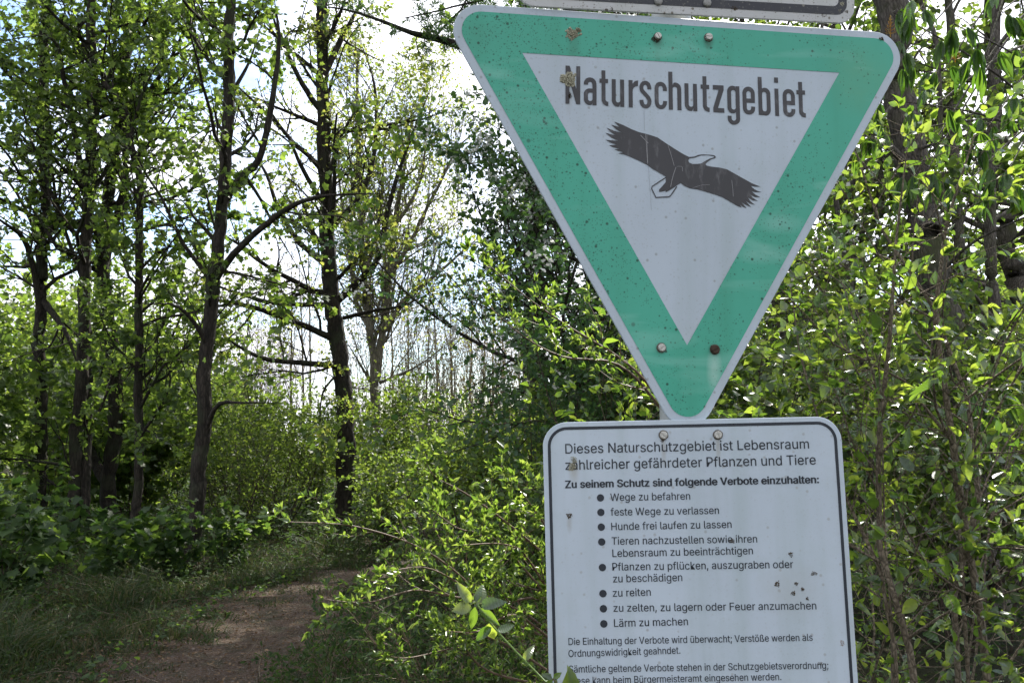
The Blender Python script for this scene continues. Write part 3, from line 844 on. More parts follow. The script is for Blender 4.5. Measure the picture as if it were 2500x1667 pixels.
for k, (ln_, h_, m_) in enumerate([([(752, 335), (762, 480), (772, 645)], 2.6, M_SCR), ([(766, 340), (768, 480), (776, 630)], 1.6, M_SCR), ([(985, 450), (1020, 560), (1050, 665)], 2.2, M_SCR), ([(1068, 680), (1035, 780), (1012, 885)], 3.0, M_SCR), ([(1075, 672), (1132, 676), (1136, 724)], 1.8, M_SCR),
                               ([(1650, 815), (1660, 900), (1666, 985)], 2.4, M_SCR), ([(698, 345), (745, 395), (780, 430)], 3.0, M_SCR), ([(1240, 900), (1330, 868), (1420, 862)], 1.5, M_SCR), ([(735, 0), (737, 120), (740, 300)], 1.3, M_SCD), ([(778, 655), (795, 860), (812, 1130)], 1.2, M_SCD)]):
    V2, Fs = fill_shapes([[eag(band(resample(np.array(ln_, float), 9), h_))]])
    flat_mesh("scratch", V2, Fs, .0009, m_, T)
def tp(u, v): return TRI.px(u, v)
for k, (u, v, rh, rw, sl_, hm, wm_) in enumerate([(1605, 91, .0046, .0058, math.radians(-60), None, M_RUST), (1729, 93, .0048, .0062, 0, None, M_WASH), (1614, 849, .005, .0066, math.radians(38), None, M_WASH), (1744.5, 853, .0058, .0068, .5, M_RUST, M_RUST)]):
    X, Y = tp(u, v); screw(T, X, Y, rh, rw, .0055, sl_, hm, wm_, k)
def blob(pl, u, v, ru, rv):
    X, Y = pl.px(u, v); k = 1.16 / F
    return (X, Y, ru * k, rv * k)
lichen(T, [blob(TRI, 1397, 84, 17, 14), blob(TRI, 1411, 75, 8, 6)], M_LICH, 1)
lichen(T, [blob(TRI, 1388, 194, 18, 17)], M_LICH, 2)
lichen(T, [blob(TRI, 1391, 234, 4, 8)], M_LICHB, 3, 50)
lichen(T, [blob(TRI, 2151, 96, 6, 5)], M_LICHB, 4, 30)
lichen(T, [blob(TRI, 1594, 97, 5, 6), blob(TRI, 1603, 103, 6, 3)], M_LICHB, 5, 40)
lichen(T, [blob(TRI, 1315, 361, 4, 5), blob(TRI, 1416, 395, 3.5, 4), blob(TRI, 1466, 488, 4.5, 3), blob(TRI, 1340, 364, 2.5, 2.5)], M_LICHB, 6, 22, .001)

# --- rules sign below
def rul_lines(inset):
    w2 = .2 * _k
    return [(np.array([1., 0]), w2 - inset), (np.array([0, 1.]), -inset), (np.array([-1., 0]), w2 - inset), (np.array([0, -1.]), .56 - inset)]
R0 = sign_root("rules_sign", RUL, "white sheet listing the prohibitions of the nature reserve in black print", "sign")
def rul_out(inset=0): return round_poly(rul_lines(0), .0325 * _k, inset)
plate("plate", rul_out, R0, M_WHITE2)
def rr_(ins): return round_poly(rul_lines(ins), max(.004, .0325 * _k - ins))
ring("border_line", rr_(.0062), rr_(.0101), R0, M_BLACK2, .0004)

try:
    FONT = bpy.data.fonts.load(os.path.join(bpy.utils.system_resource('DATAFILES'), "fonts", "Inter.woff2"))
except Exception:
    FONT = None
def raw_text(s):
    cu = bpy.data.curves.new("line", 'FONT'); cu.body = s
    if FONT is not None: cu.font = FONT
    cu.resolution_u = 3
    o = bpy.data.objects.new("line", cu); COL.objects.link(o)
    bpy.context.view_layer.update()
    me = bpy.data.meshes.new_from_object(o.evaluated_get(bpy.context.evaluated_depsgraph_get()))
    V = np.array([v.co[:2] for v in me.vertices]); Fs = [list(p.vertices) for p in me.polygons]
    bpy.data.objects.remove(o); bpy.data.curves.remove(cu); bpy.data.meshes.remove(me)
    return V, Fs
def text_mesh(s):
    if s[0] != "D": return raw_text(s)
    # the capital D is drawn here; the rest of the line keeps its place behind it
    Vf, _ = raw_text(s); Vd, _ = raw_text("D"); Vr, Fr = raw_text(s[1:])
    x0, x1, h = Vd[:, 0].min(), Vd[:, 0].max(), Vd[:, 1].max(); st = h * .115
    Vr[:, 0] += Vf[:, 0].max() - Vr[:, 0].max()
    rx, ry = (x1 - x0) * .52, h / 2
    o_ = [(x0, 0), (x1 - rx, 0)] + arc(x1 - rx, ry, rx, ry, -84, 84, 15) + [(x1 - rx, h), (x0, h)]
    i_ = [(x0 + st, st), (x1 - rx, st)] + arc(x1 - rx, ry, rx - st, ry - st, -84, 84, 15) + [(x1 - rx, h - st), (x0 + st, h - st)]
    n = len(o_)
    return np.concatenate([Vr, o_, i_]), Fr + [[len(Vr) + j, len(Vr) + (j + 1) % n, len(Vr) + n + (j + 1) % n, len(Vr) + n + j] for j in range(n)]
capV, _ = text_mesh("H"); CAP = capV[:, 1].max()
def c5(x, y): return (1320 + x / 3.0154, 1010 + y / 3.0154)
def c6(x, y): return (1320 + x / 2.94, 1330 + y / 2.94)
LINES = [("Dieses Naturschutzgebiet ist Lebensraum", c5(182, 292), c5(1975, 255), 23.2, 0), ("zahlreicher gefährdeter Pflanzen und Tiere", c5(182, 412), c5(2025, 372), 23.2, 0),
 ("Zu seinem Schutz sind folgende Verbote einzuhalten:", c5(180, 545), c5(2043, 508), 17.5, .018), ("Wege zu befahren", c5(513, 640), c5(1100, 630), 17.6, 0), ("feste Wege zu verlassen", c5(515, 748), c5(1312, 735), 17.6, 0),
 ("Hunde frei laufen zu lassen", c5(520, 855), c5(1405, 838), 17.6, 0), ("Tieren nachzustellen sowie ihren", c5(523, 962), c5(1593, 945), 17.6, 0), ("Lebensraum zu beeinträchtigen", c6(515, 85), c6(1523, 65), 17.8, 0),
 ("Pflanzen zu pflücken, auszugraben oder", c6(515, 182), c6(1812, 163), 17.8, 0), ("zu beschädigen", c6(520, 267), c6(1016, 257), 17.8, 0), ("zu reiten", c6(518, 370), c6(790, 362), 17.8, 0),
 ("zu zelten, zu lagern oder Feuer anzumachen", c6(523, 477), c6(1978, 460), 17.8, 0), ("Lärm zu machen", c6(527, 586), c6(1057, 573), 17.8, 0),
 ("Die Einhaltung der Verbote wird überwacht; Verstöße werden als", c6(200, 716), c6(1952, 685), 16, 0), ("Ordnungswidrigkeit geahndet.", c6(200, 802), c6(1002, 777), 16, 0),
 ("Sämtliche geltende Verbote stehen in der Schutzgebietsverordnung;", c6(203, 914), c6(2065, 885), 16, 0), ("Diese kann beim Bürgermeisteramt eingesehen werden.", c6(205, 997), c6(1727, 967), 16, 0)]
Vs, Fs, nv = [], [], 0
for s_, a_, b_, cap, bold in LINES:
    V, f = text_mesh(s_)
    A, Bq = RUL.px(*a_), RUL.px(*b_)
    e = Bq - A; ln = np.linalg.norm(e); e = e / ln; up = np.array([-e[1], e[0]])
    capl = cap * RUL.t[2] / F
    x0_ = V[:, 0].min(); sx = ln / (V[:, 0].max() - x0_)
    # the print is inked several times, each pass a hair further out, to reach the weight of the sign's type
    for q, (dx, dy) in enumerate([(0, 0), (.010, 0), (.005, .006)] if not bold else [(0, 0), (.03, 0), (.06, 0), (.03, .016), (.03, -.016)]):
        x = (V[:, 0] - x0_ + dx) * sx
        y = (V[:, 1] + dy) / CAP * capl
        P_ = A + x[:, None] * e + y[:, None] * up
        Vs.append(np.column_stack([P_, np.full(len(P_), .0004 + .00006 * q)])); Fs += [[nv + k_ for k_ in p] for p in f]; nv += len(V)
me = bpy.data.meshes.new("lettering"); me.from_pydata(np.concatenate(Vs).tolist(), [], Fs); me.update()
obj("lettering", me, M_BLACK2, R0)
for (u, v) in [c5(440, 617), c5(443, 724), c5(446, 832), c5(449, 941), c6(443, 160), c6(447, 347), c6(450, 455), c6(453, 564)]:
    X, Y = RUL.px(u, v); a = np.linspace(0, 2 * math.pi, 28, endpoint=False); rr = 8.8 * RUL.t[2] / F
    flat_mesh("bullet_mark", np.stack([X + rr * np.cos(a), Y + rr * np.sin(a)], 1), [list(range(28))], .0004, M_BLACK2, R0)
for k, (u, v, sl_) in enumerate([(1619.7, 1061.8, math.radians(-40)), (1752.4, 1061.1, math.radians(-75))]):
    X, Y = RUL.px(u, v); screw(R0, X, Y, .0049, .0065, .004, sl_, None, M_WASH, 10 + k)
X_, Y_ = RUL.px(1619, 1072)
lichen(R0, [blob(RUL, 1618, 1075, 6, 4)], M_LICHB, 20, 40, .0015)
lichen(R0, [blob(RUL, 1401, 1126, 6, 12), blob(RUL, 1397, 1139, 9, 8)], M_LICH, 21, 90, .0025)
lichen(R0, [blob(RUL, 1390, 1258, 6, 6)], M_LICHB, 22, 50, .002)
lichen(R0, [blob(RUL, 1787.6, 1320, 6, 5)], M_LICHB, 23, 40, .002)
for k, (u, v, a_, b_) in enumerate([(1930.5, 1353, 5, 6), (1987, 1399, 7, 5), (1897, 1425, 6, 7), (1944, 1424, 4.5, 4), (1959.5, 1437, 4, 4), (1936, 1448, 6, 5), (1971, 1461, 3.5, 4)]):
    lichen(R0, [blob(RUL, u, v, a_, b_)], M_LICHB, 30 + k, 36, .0018)
lichen(R0, [blob(RUL, 2057, 1570, 6, 6)], plain("chip_pink", (.3, .27, .26), .8), 40, 40, .0006)
lichen(R0, [blob(RUL, 2003, 1619, 7, 4)], M_LICHB, 41, 30, .0008)

# --- supplementary plate above
def top_lines():
    nb = norm(np.array([.0052, -1.0])); off = nb @ np.array([.161, .1998]) + .0
    nb0 = np.array([math.sin(.0152), -math.cos(.0152)]); off = nb0 @ np.array([0., .1974])
    return [(np.array([1., 0.]), .2486), (np.array([0, 1.]), .40), (np.array([-1., 0]), .2350), (nb0, off)]
def top_out(inset=0): return round_poly(top_lines(), .0260, inset)
P0 = sign_root("supplementary_sign", TRI, "cream plate with a thick black frame line, cut off above the triangle", "sign", .0045)
plate("plate", top_out, P0, M_WHITE3)
tl = top_lines()
def ins_(d, r_): return round_poly([(a, b - d) for a, b in tl], r_)
ring("border_band", ins_(.0118, .017), ins_(.0242, .0085), P0, M_BLACK3, .0004)
for k, (u, v) in enumerate([(1604.6, 9), (1723.2, 13)]):
    X, Y = tp(u, v); n = 24; a = np.linspace(0, 2 * math.pi, n, endpoint=False); c = np.stack([np.cos(a), np.sin(a)], 1)
    V = np.concatenate([np.column_stack([c * r_ + (X, Y), np.full(n, z_)]) for r_, z_ in ((.0058, 0), (.0058, .0022), (.0048, .0036), (.0025, .0042))])
    f = [list(range(3 * n, 4 * n))] + [[k_ * n + j, k_ * n + (j + 1) % n, (k_ + 1) * n + (j + 1) % n, (k_ + 1) * n + j] for k_ in range(3) for j in range(n)]
    me = bpy.data.meshes.new("screw"); me.from_pydata(V.tolist(), [], f); me.update(); obj("screw", me, plain("dull_screw", (.24, .24, .23), .6, .2, noise=.3, nscale=700), P0)
lichen(P0, [blob(TRI, 1479, 29, 4, 4), blob(TRI, 1492, 28, 3, 5)], M_LICHB, 50, 30, .0015)
lichen(P0, [blob(TRI, 1790, 25, 9, 6)], M_LICHB, 51, 40, .0015)
lichen(P0, [blob(TRI, 2052, 15, 9, 9), blob(TRI, 2046, 30, 6, 5)], M_LICH, 52, 60, .0008)
lichen(P0, [blob(TRI, 2008, 42, 8, 4), blob(TRI, 2063, 33, 5, 4)], M_LICHB, 53, 30, .0008)

# --- post
pp = at(1681, 1025, 1.0)
Xc, Yc = TRI.px(1681, 900)
pw = TRI.W @ np.array([Xc, Yc, -0.0]) + TRI.o
px_, py_ = pw[0], pw[1] + .062
po = root("sign_post", (px_, py_, 0), "grey steel tube post standing behind the three signs", "post")
a = np.linspace(0, 2 * math.pi, 32, endpoint=False)
pts = np.array([[(px_, py_, 0), (px_, py_, .8), (px_, py_, 1.6), (px_, py_, 2.5)]])
V, Fa = tube(pts, np.full((1, 4), .0285), 32)
obj("tube", mesh_arrays("tube", [(V - np.array([px_, py_, 0]), Fa)], smooth=True), M_POST, po)
for zc in (1.35, 1.53, 1.74, 2.14):
    V, Fa = tube(np.array([[(0, 0, zc - .018), (0, 0, zc), (0, 0, zc + .018)]], float), np.full((1, 3), .031), 32)
    bx = np.array([(sx, sy, sz) for sx in (-.04, .04) for sy in (-.045, -.030) for sz in (zc - .012, zc + .012)])
    bf = np.array([(0, 1, 3, 2), (4, 6, 7, 5), (0, 4, 5, 1), (2, 3, 7, 6), (0, 2, 6, 4), (1, 5, 7, 3)])
    obj("clamp", mesh_arrays("clamp", [(V, Fa), (bx, bf)]), M_POST, po)

# ================================================================== TREES
def ground_at(u, v):
    d = FWD + RIGHT * ((u - CX) / F) - UP * ((v - CY) / F)
    return CAM + d * (-CAM[2] / d[2])

def traced(pts, Y, w, dY=0.0):
    """pts photo pixels at distance Y (m) -> 3D; w pixel widths -> radii"""
    n = len(pts); ys = Y + np.linspace(0, dY, n)
    P = np.array([at(u, v, y) for (u, v), y in zip(pts, ys)])
    R = np.array([0.5 * q / F * y for q, y in zip(np.interp(np.linspace(0, 1, n), np.linspace(0, 1, len(w)), w), ys)])
    return P, R

D = 1.063   # the traces below were read off a 2352 px wide view
SLIM = 1.0
def tree(name, label, trunk, limbs, Y, seed, leaf, bark, lmat, shp, n2=26, n3=7, n4=3, l2=1.6, leafk=8, up=.05, ang=55, top=None, group=None,
         ratio=.45, droop=.35, tmin=.3, cat="tree", wander=.16, tuft=1.0, upn=.6, sag=0.0, spread=60, near=3.0, sj=.3, hero=0, hm=None, topn=0):
    r = Rn(seed)
    woods, brs = [], []
    P, R = traced([(a * D, b * D) for a, b in trunk[0]], Y, trunk[1])
    R = R * SLIM
    # the foot goes into the ground
    P[0, 2] = 0.0
    P = np.concatenate([[P[0] + [0, 0, -.15]], P]); R = np.concatenate([[R[0] * 1.25], R])
    if top is not None:      # the part above the picture
        P = np.concatenate([P, [P[-1] + np.array([0, 0, top * .5]) + r.r.normal(0, .15, 3), P[-1] + np.array([0, 0, top]) + r.r.normal(0, .3, 3)]])
        R = np.concatenate([R, [R[-1] * .65, R[-1] * .15]])
    Q, V, Fa = limb(P, R, seed); woods.append((V, Fa)); axes = [Q]
    for k, (pts, w, dY) in enumerate(limbs):
        P2, R2 = traced([(a * D, b * D) for a, b in pts], Y, w, dY)
        R2[-1] *= .2; R2[-2] *= .75
        Q2, V, Fa = limb(P2, R2, seed + k + 1, sides=7); woods.append((V, Fa)); axes.append(Q2)
    twigs = []
    lv = Leaves()
    lens = [np.linalg.norm(np.diff(q[:, :3], axis=0), axis=1).sum() for q in axes]
    tot = sum(lens)
    jobs = [(qi, Q, tmin if qi == 0 else .12, None) for qi, Q in enumerate(axes)]
    if topn:      # unseen crown above the picture, made wider and denser to shade the ground
        zt = axes[0][:, 2] > at(0, -60, Y)[2]
        if zt.sum() > 4: jobs.append((0, axes[0][zt], .0, topn))
    for qi, Q, tm_, kk_ in jobs:
        k = kk_ or max(3, int(n2 * lens[qi] / tot * (1.0 if qi == 0 else 1.15)))
        st, d, ln, rd = spawn(r, Q[None, :, :3], Q[None, :, 3], k, tm_, .99, ang, 14, 1, .42)
        L2 = l2 * (1.5 if kk_ else 1) * (1 - .45 * np.linspace(0, 1, k)) * r.u(.45, 1.45, k) * (1.0 if qi == 0 else .85)
        rd = np.minimum(rd, .03 * L2)
        b2, r2 = grow(r, st, d, L2, rd, 6, wander, up, .3)
        st, d, ln, rd = spawn(r, b2, r2, n3, .15, 1, 42, 14, ratio, .6)
        b3, r3 = grow(r, st, d, ln, rd, 5, wander, up * .6, .35, sag)
        st, d, ln, rd = spawn(r, b3, r3, n4, .2, 1, 38, 14, .55, .65)
        b4, r4 = grow(r, st, d, ln, np.maximum(rd, .0022), 3, wander, 0, .5, sag)
        for b, rr, sd in ((b2, r2, 5), (b3, r3, 3), (b4, r4, 3)):
            b, rr = keep_br(b, rr, near)
            twigs.append(tube(b, rr, sd))
        for b, kk in ((b3, max(2, leafk // 2)), (b4, leafk)):
            z = scatter_on(r, b, kk, .15, 1.0, leaf, spread, droop, upn, sj)
            if z: lv.add(*z)
    rt = build_plant(name, label, cat, [axes[0][0, 0], axes[0][0, 1], 0], woods, lv.get(), shp, lmat, bark, group, twig_sets=twigs, near=near, seed=seed, hero=hero, hero_meshes=hm)
    return rt

SH_MAPLE, SH_HEX, SH_SIMPLE = shape_maple(.46), shape_hex(.34), shape_simple(.34)
SH_HEXW = shape_hex(.42, .1, .25)
LT = "slender trees in the dark stand beside the path"
SLIM = .86
tree("tree", "straight dark trunk at the stand's outer edge, farthest from the path", ([(95, 1235), (95, 950), (92, 700), (103, 450), (100, 200), (105, 0)], [34, 32, 30, 26]),
     [([(92, 700), (60, 560), (20, 520), (-40, 480)], [16, 8], -1.0), ([(100, 690), (150, 760), (175, 830)], [18, 14], -.5)], 14.0, 101, .074, B_DARK, L_LIME, SH_MAPLE, n2=52, n3=8, n4=4, leafk=4, l2=2.3, top=4, topn=12, group=LT)
tree("tree", "tall dark tree with two stems side by side, second from the stand's outer edge", ([(165, 1240), (180, 1000), (190, 800), (196, 600), (208, 400), (212, 200), (210, 0)], [36, 34, 32, 26]),
     [([(190, 1190), (206, 950), (204, 760)], [26, 20], .4), ([(200, 450), (150, 200), (120, 90), (0, 95)], [14, 7], -1.5), ([(205, 300), (260, 160), (330, 60), (360, -20)], [15, 8], -.8)], 13.4, 111, .074, B_DARK, L_LIME, SH_MAPLE, n2=56, n3=8, n4=4, leafk=4, l2=2.2, top=4, topn=12, group=LT)
tree("tree", "dark tree that forks in a V near the ground in the middle of the stand", ([(255, 1240), (250, 1110), (268, 960), (258, 800), (235, 620), (250, 450), (268, 300), (290, 120), (300, 0)], [44, 40, 36, 30, 24]),
     [([(250, 1110), (215, 1050), (200, 960)], [30, 26], .3), ([(268, 300), (350, 200), (400, 120), (440, 20)], [14, 8], -1.0), ([(262, 520), (290, 380), (262, 240), (215, 130), (120, 60)], [20, 9], -1.0)], 14.6, 121, .074, B_DARK, L_LIME, SH_MAPLE, n2=56, n3=8, n4=4, leafk=4, l2=2.2, top=4, topn=12, group=LT)
tree("tree", "thinnest dark trunk of the stand, curving over to one side in its crown", ([(308, 1225), (320, 1050), (316, 900), (319, 700), (318, 560), (322, 420), (300, 330), (285, 250), (240, 190)], [26, 24, 22, 20, 14]),
     [([(319, 690), (360, 620), (420, 510)], [8, 4], -.8), ([(316, 1010), (375, 920), (388, 850), (330, 780)], [8, 4], -.5), ([(300, 330), (330, 210), (380, 120)], [12, 6], -.3)], 12.6, 131, .074, B_DARK, L_LIME, SH_MAPLE, n2=40, n3=8, leafk=4, l2=1.9, top=None, group=LT)
tree("tree", "dark leaning tree nearest the path, with a forked limb rising towards the light", ([(438, 1285), (455, 1100), (468, 950), (478, 780), (490, 660), (505, 540), (516, 400), (525, 220), (530, 60), (530, -10)], [46, 40, 36, 34, 28]),
     [([(492, 650), (540, 580), (620, 510), (680, 470), (760, 448), (880, 445)], [20, 8], -1.0), ([(512, 460), (560, 400), (600, 360), (625, 240), (640, 100), (630, 0)], [22, 11], -.4), ([(478, 800), (445, 740), (400, 700), (340, 700)], [13, 6], -.8),
      ([(470, 1000), (500, 930), (560, 925), (640, 925)], [14, 4], -.6), ([(525, 230), (570, 150), (600, 60)], [13, 7], .5), ([(560, 400), (600, 460), (640, 540), (700, 640)], [10, 4], .6), ([(505, 560), (470, 430), (440, 310)], [8, 3], .3)],
     11.5, 141, .075, B_DARK, L_LIME, SH_MAPLE, n2=44, n3=7, leafk=3, l2=1.7, top=4, topn=14, group=LT)
tree("tree", "thick dark trunk standing alone beyond the path, forked low with wide limbs", ([(785, 1190), (792, 1050), (790, 900), (778, 780), (765, 680), (757, 540), (748, 400), (742, 220), (736, 60), (735, -10)], [54, 50, 48, 44, 36, 30]),
     [([(785, 835), (745, 838), (680, 830), (600, 820), (540, 790), (505, 765)], [17, 7], -1.6), ([(775, 690), (830, 640), (870, 590), (888, 500), (905, 430), (940, 330), (990, 200)], [19, 8], -1.2),
      ([(765, 775), (690, 745), (600, 712), (500, 690), (440, 690)], [18, 8], -1.6), ([(750, 700), (680, 700), (600, 690), (500, 655), (400, 600)], [14, 6], 1.5), ([(752, 610), (690, 560), (640, 480), (600, 380), (520, 300)], [16, 7], 1.0),
      ([(750, 480), (700, 400), (660, 310), (610, 250)], [14, 6], -.8), ([(745, 260), (700, 200), (640, 80), (620, 0)], [16, 9], -.8), ([(745, 170), (780, 100), (810, 40), (830, 0)], [18, 12], .8), ([(765, 520), (830, 440), (860, 340), (860, 200), (830, 100)], [15, 7], .8),
      ([(790, 730), (850, 715), (930, 700), (1010, 660)], [11, 4], -1.2), ([(775, 640), (850, 560), (900, 500)], [11, 6], -2.0), ([(785, 850), (742, 900), (735, 990)], [8, 5], -1)],
     15.5, 151, .07, B_DARK, L_YOUNG, SH_HEXW, n2=92, n3=8, n4=4, leafk=2, l2=2.0, top=5, topn=22, ratio=.4)
tree("tree", "pale grey tree with many upright stems behind the thick dark trunk", ([(858, 1010), (860, 880), (850, 760), (838, 640), (826, 480), (822, 300), (820, 120)], [26, 24, 18, 12, 8]),
     [([(862, 870), (880, 760), (892, 640), (905, 520), (930, 380), (950, 240)], [22, 8], .6), ([(880, 760), (930, 690), (990, 640), (1070, 570), (1130, 520)], [13, 4], -.5), ([(850, 760), (815, 680), (800, 560), (780, 420), (770, 260)], [14, 5], .8),
      ([(890, 650), (940, 560), (1000, 440), (1060, 330), (1130, 290)], [12, 4], .3), ([(905, 520), (960, 430), (980, 300), (1000, 160)], [10, 4], .6), ([(866, 900), (830, 840), (800, 790)], [10, 5], -.6), ([(838, 640), (870, 520), (880, 380), (890, 220)], [12, 5], .4), ([(870, 880), (960, 840), (1040, 780)], [9, 4], 0)],
     21.0, 161, .075, B_PALE, L_YOUNG, SH_HEX, n2=150, n3=9, n4=4, leafk=2, l2=2.8, ang=32, up=.16, ratio=.5)

SLIM = 1.0
# slim pale poplars in the light
PG = "thin pale saplings standing in the light"
rp = Rn(77)
for k, (u, v0, v1, Y) in enumerate([(560, 1010, 620, 24), (668, 1000, 560, 26), (700, 1040, 600, 25), (715, 1000, 520, 29), (905, 1060, 610, 27), (940, 1060, 560, 30), (975, 1080, 640, 26), (1010, 1060, 560, 31), (1040, 1090, 680, 27), (1075, 1070, 600, 30), (1105, 1080, 650, 28), (1130, 1080, 560, 33), (1165, 1090, 640, 29), (1195, 1080, 620, 32), (1225, 1090, 650, 28)]):
    le = rp.u(-25, 25, 1)[0]
    o_ = ["first", "second", "third", "fourth", "fifth", "sixth", "seventh", "eighth", "ninth", "tenth", "eleventh"]
    tree("sapling", f"thin pale bare sapling, {o_[k if k < 4 else k - 4]} of those {'before the thick lone trunk' if k < 4 else 'past the pale grey tree'}", ([(u, v0), (u + le * .3, (v0 + v1) / 2 + 60), (u + le, v1)], [7, 5, 1.5]), [], Y, 300 + k * 7, .055, B_PALE, L_BUD, SH_HEX,
         n2=12, n3=4, n4=2, l2=2.6, leafk=2, ang=24, up=.16, group=PG, ratio=.5)

# dark conifer whose limb reaches past the triangle's corner
def conifer_limb():
    r = Rn(501); Y = 7.5
    P = np.array([at(1640, 1260, Y), at(1655, 900, Y), at(1650, 500, Y), at(1645, 100, Y), at(1640, -200, Y)]); P[0, 2] = -.1
    woods = []; Q, V, Fa = limb(P, [.17, .15, .14, .12, .09], 501); woods.append((V, Fa)); axes = []
    for pts, w_, dY in [([(1500, 190), (1240, 140), (1125, 113), (1060, 95), (1000, 78), (930, 50), (860, 28), (800, 18)], [26, 22, 15, 8, 4], -.4), ([(1640, 60), (1300, -10), (1160, 5), (1060, 30), (990, 45)], [12, 6, 3], -.5), ([(1060, 95), (1090, 60), (1130, 20), (1150, -30)], [7, 4], .2)]:
        P2, R2 = traced(pts, Y, w_, dY)
        if pts[0][0] > 1400: P2[0] = at(1645, 140, Y)
        Q2, V, Fa = limb(P2, R2, 502, sides=7); woods.append((V, Fa)); axes.append(Q2)
    tw = []; nd = Leaves()
    for Q2 in axes:
        st, d, ln, rd = spawn(r, Q2[None, :, :3], Q2[None, :, 3], 22, .3, .98, 55, 18, 1, .3)
        b2, r2 = grow(r, st, d, r.u(.15, .5, 22), np.minimum(rd, .006), 5, .2, .05, .4)
        st, d, ln, rd = spawn(r, b2, r2, 4, .2, 1, 45, 18, .6, .7); b3, r3 = grow(r, st, d, ln, np.maximum(rd, .0015), 4, .2, .05, .5)
        tw += [tube(b2, r2, 4), tube(b3, r3, 3)]
        for b, k in ((b2, 16), (b3, 26)):
            b = b[r.u(0, 1, len(b)) < .8]
            z = scatter_on(r, b, k, .45, 1, .055, 60, -.1, .3, .3)
            if z: nd.add(*z)
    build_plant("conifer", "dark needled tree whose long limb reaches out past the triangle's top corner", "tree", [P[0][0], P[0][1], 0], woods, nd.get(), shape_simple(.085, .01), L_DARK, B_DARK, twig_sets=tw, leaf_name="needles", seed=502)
conifer_limb()

# large trunk behind the bushes on the sign's far side, and lesser ones beside it
tree("tree", "massive grey-brown leaning trunk behind the bushes beside the signs", ([(2260, 1160), (2235, 1000), (2190, 860), (2140, 620), (2095, 350), (2062, 180), (2035, 0), (2020, -80)], [100, 88, 80, 76, 78, 80]),
     [([(2150, 640), (2230, 560), (2352, 500), (2450, 460)], [9, 5], -1.2), ([(2095, 350), (2180, 320), (2352, 290)], [9, 5], -1.0), ([(2070, 220), (1960, 330), (1880, 320)], [10, 6], -1.2)], 8.0, 171, .09, B_GREY, L_LIME, SH_HEXW, n2=6, n3=5, leafk=4, l2=1.2, top=1.5, cat="tree", tmin=.55)
for k, (nm_, lab, pts, w_, Y) in enumerate([
    ("tree", "slim dark trunk rising straight close behind the massive leaning one", [(2185, 1180), (2170, 700), (2160, 300), (2150, 100), (2110, -20)], [15, 12, 10], 9.5),
    ("tree", "grey upright trunk between the massive leaning one and the outermost one", [(2215, 1180), (2210, 700), (2190, 300), (2180, 0)], [30, 25, 20], 12.0),
    ("tree", "outermost dark trunk of the wood behind the broad-leaved bushes", [(2318, 1180), (2300, 900), (2275, 600), (2280, 300), (2290, 0)], [34, 28, 22], 9.6),
    ("tree", "thin dark trunk in the shade just past the rules sign's edge", [(2010, 1180), (1975, 800), (1925, 500), (1900, 200)], [18, 14, 9], 8.5)]):
    tree(nm_, lab, (pts, w_), [], Y, 181 + 5 * k, .09, B_GREY, L_LIME, SH_HEXW, n2=8, n3=5, leafk=4, l2=1.5, top=2.5, tmin=.35)

def tall_tree(label, x, y, h, cr, seed, z0=.45, leaf=.11, lm=None, n2=30, near=3.0, leafk=6, group=None, bark=None, cat="tree", n3=8, n4=4, lean=(0, 0), th=.018):
    """a whole tall tree: straight trunk, ascending limbs, wide crown"""
    r = Rn(seed); base = np.array([x, y, 0.])
    P = np.array([base - [0, 0, .2], base + [0, 0, .3]] + [base + np.array([lean[0] * t + r.r.normal() * .1, lean[1] * t + r.r.normal() * .1, h * t]) for t in (.25, .5, .75, 1)])
    R = np.array([1.3, 1.05, .85, .65, .4, .08]) * h * th
    Q, V, Fa = limb(P, R, seed)
    q, d, ln, rd = spawn(r, Q[None, :, :3], Q[None, :, 3], n2, z0, .99, 58, 12, 1, .4)
    L2 = cr * (1.1 - .6 * np.linspace(0, 1, n2)) * r.u(.7, 1.2, n2)
    b2, r2 = grow(r, q, d, L2, np.minimum(rd, .025 * L2), 7, .14, .07, .3)
    q, d, ln, rd = spawn(r, b2, r2, n3, .15, 1, 42, 14, .45, .6); b3, r3 = grow(r, q, d, ln, rd, 4, .16, .04, .35)
    q, d, ln, rd = spawn(r, b3, r3, n4, .2, 1, 38, 14, .55, .65); b4, r4 = grow(r, q, d, ln, np.maximum(rd, .0015), 3, .16, 0, .5)
    lv = Leaves()
    for b, k in ((b3, 3), (b4, leafk)): lv.add(*scatter_on(r, b, k, .15, 1, leaf, 60, .3, .6, .3))
    return build_plant("tree", label, cat, base, [(V, Fa)], lv.get(), SH_HEXW, lm or L_LIME, bark or B_GREY, group, twig_sets=[tube(b2, r2, 5), tube(b3, r3, 3), tube(b4, r4, 3)], near=near, seed=seed)
tall_tree("tall leafy tree behind the triangle's lower half, its crown above the path bend", 1.6, 14.0, 12.5, 3.0, 601, .5)  # added behind the sign so that its crown shades the path
tall_tree("tall tree deep in the wood, right behind the massive leaning trunk", 5.4, 13.5, 11.5, 2.9, 603, .14, n2=44, lm=L_BACK, leaf=.10)
tall_tree("tall tree deep in the wood beyond the outermost dark trunk", 8.6, 14.5, 12.5, 3.4, 605, .12, n2=44, lm=L_BACK, leaf=.11)
tall_tree("tall slim tree added behind the triangle, its high crown shading the path", 2.9, 18.5, 16.5, 3.6, 609, .58, leafk=5)  # added out of sight; the high crown casts shade on the path
tall_tree("tall slim unseen tree added behind the flowering tree, its high crown shading the ground", .35, 17.0, 16.0, 3.4, 611, .66, leafk=5)  # added tree, crown above the picture, there to shade the verge
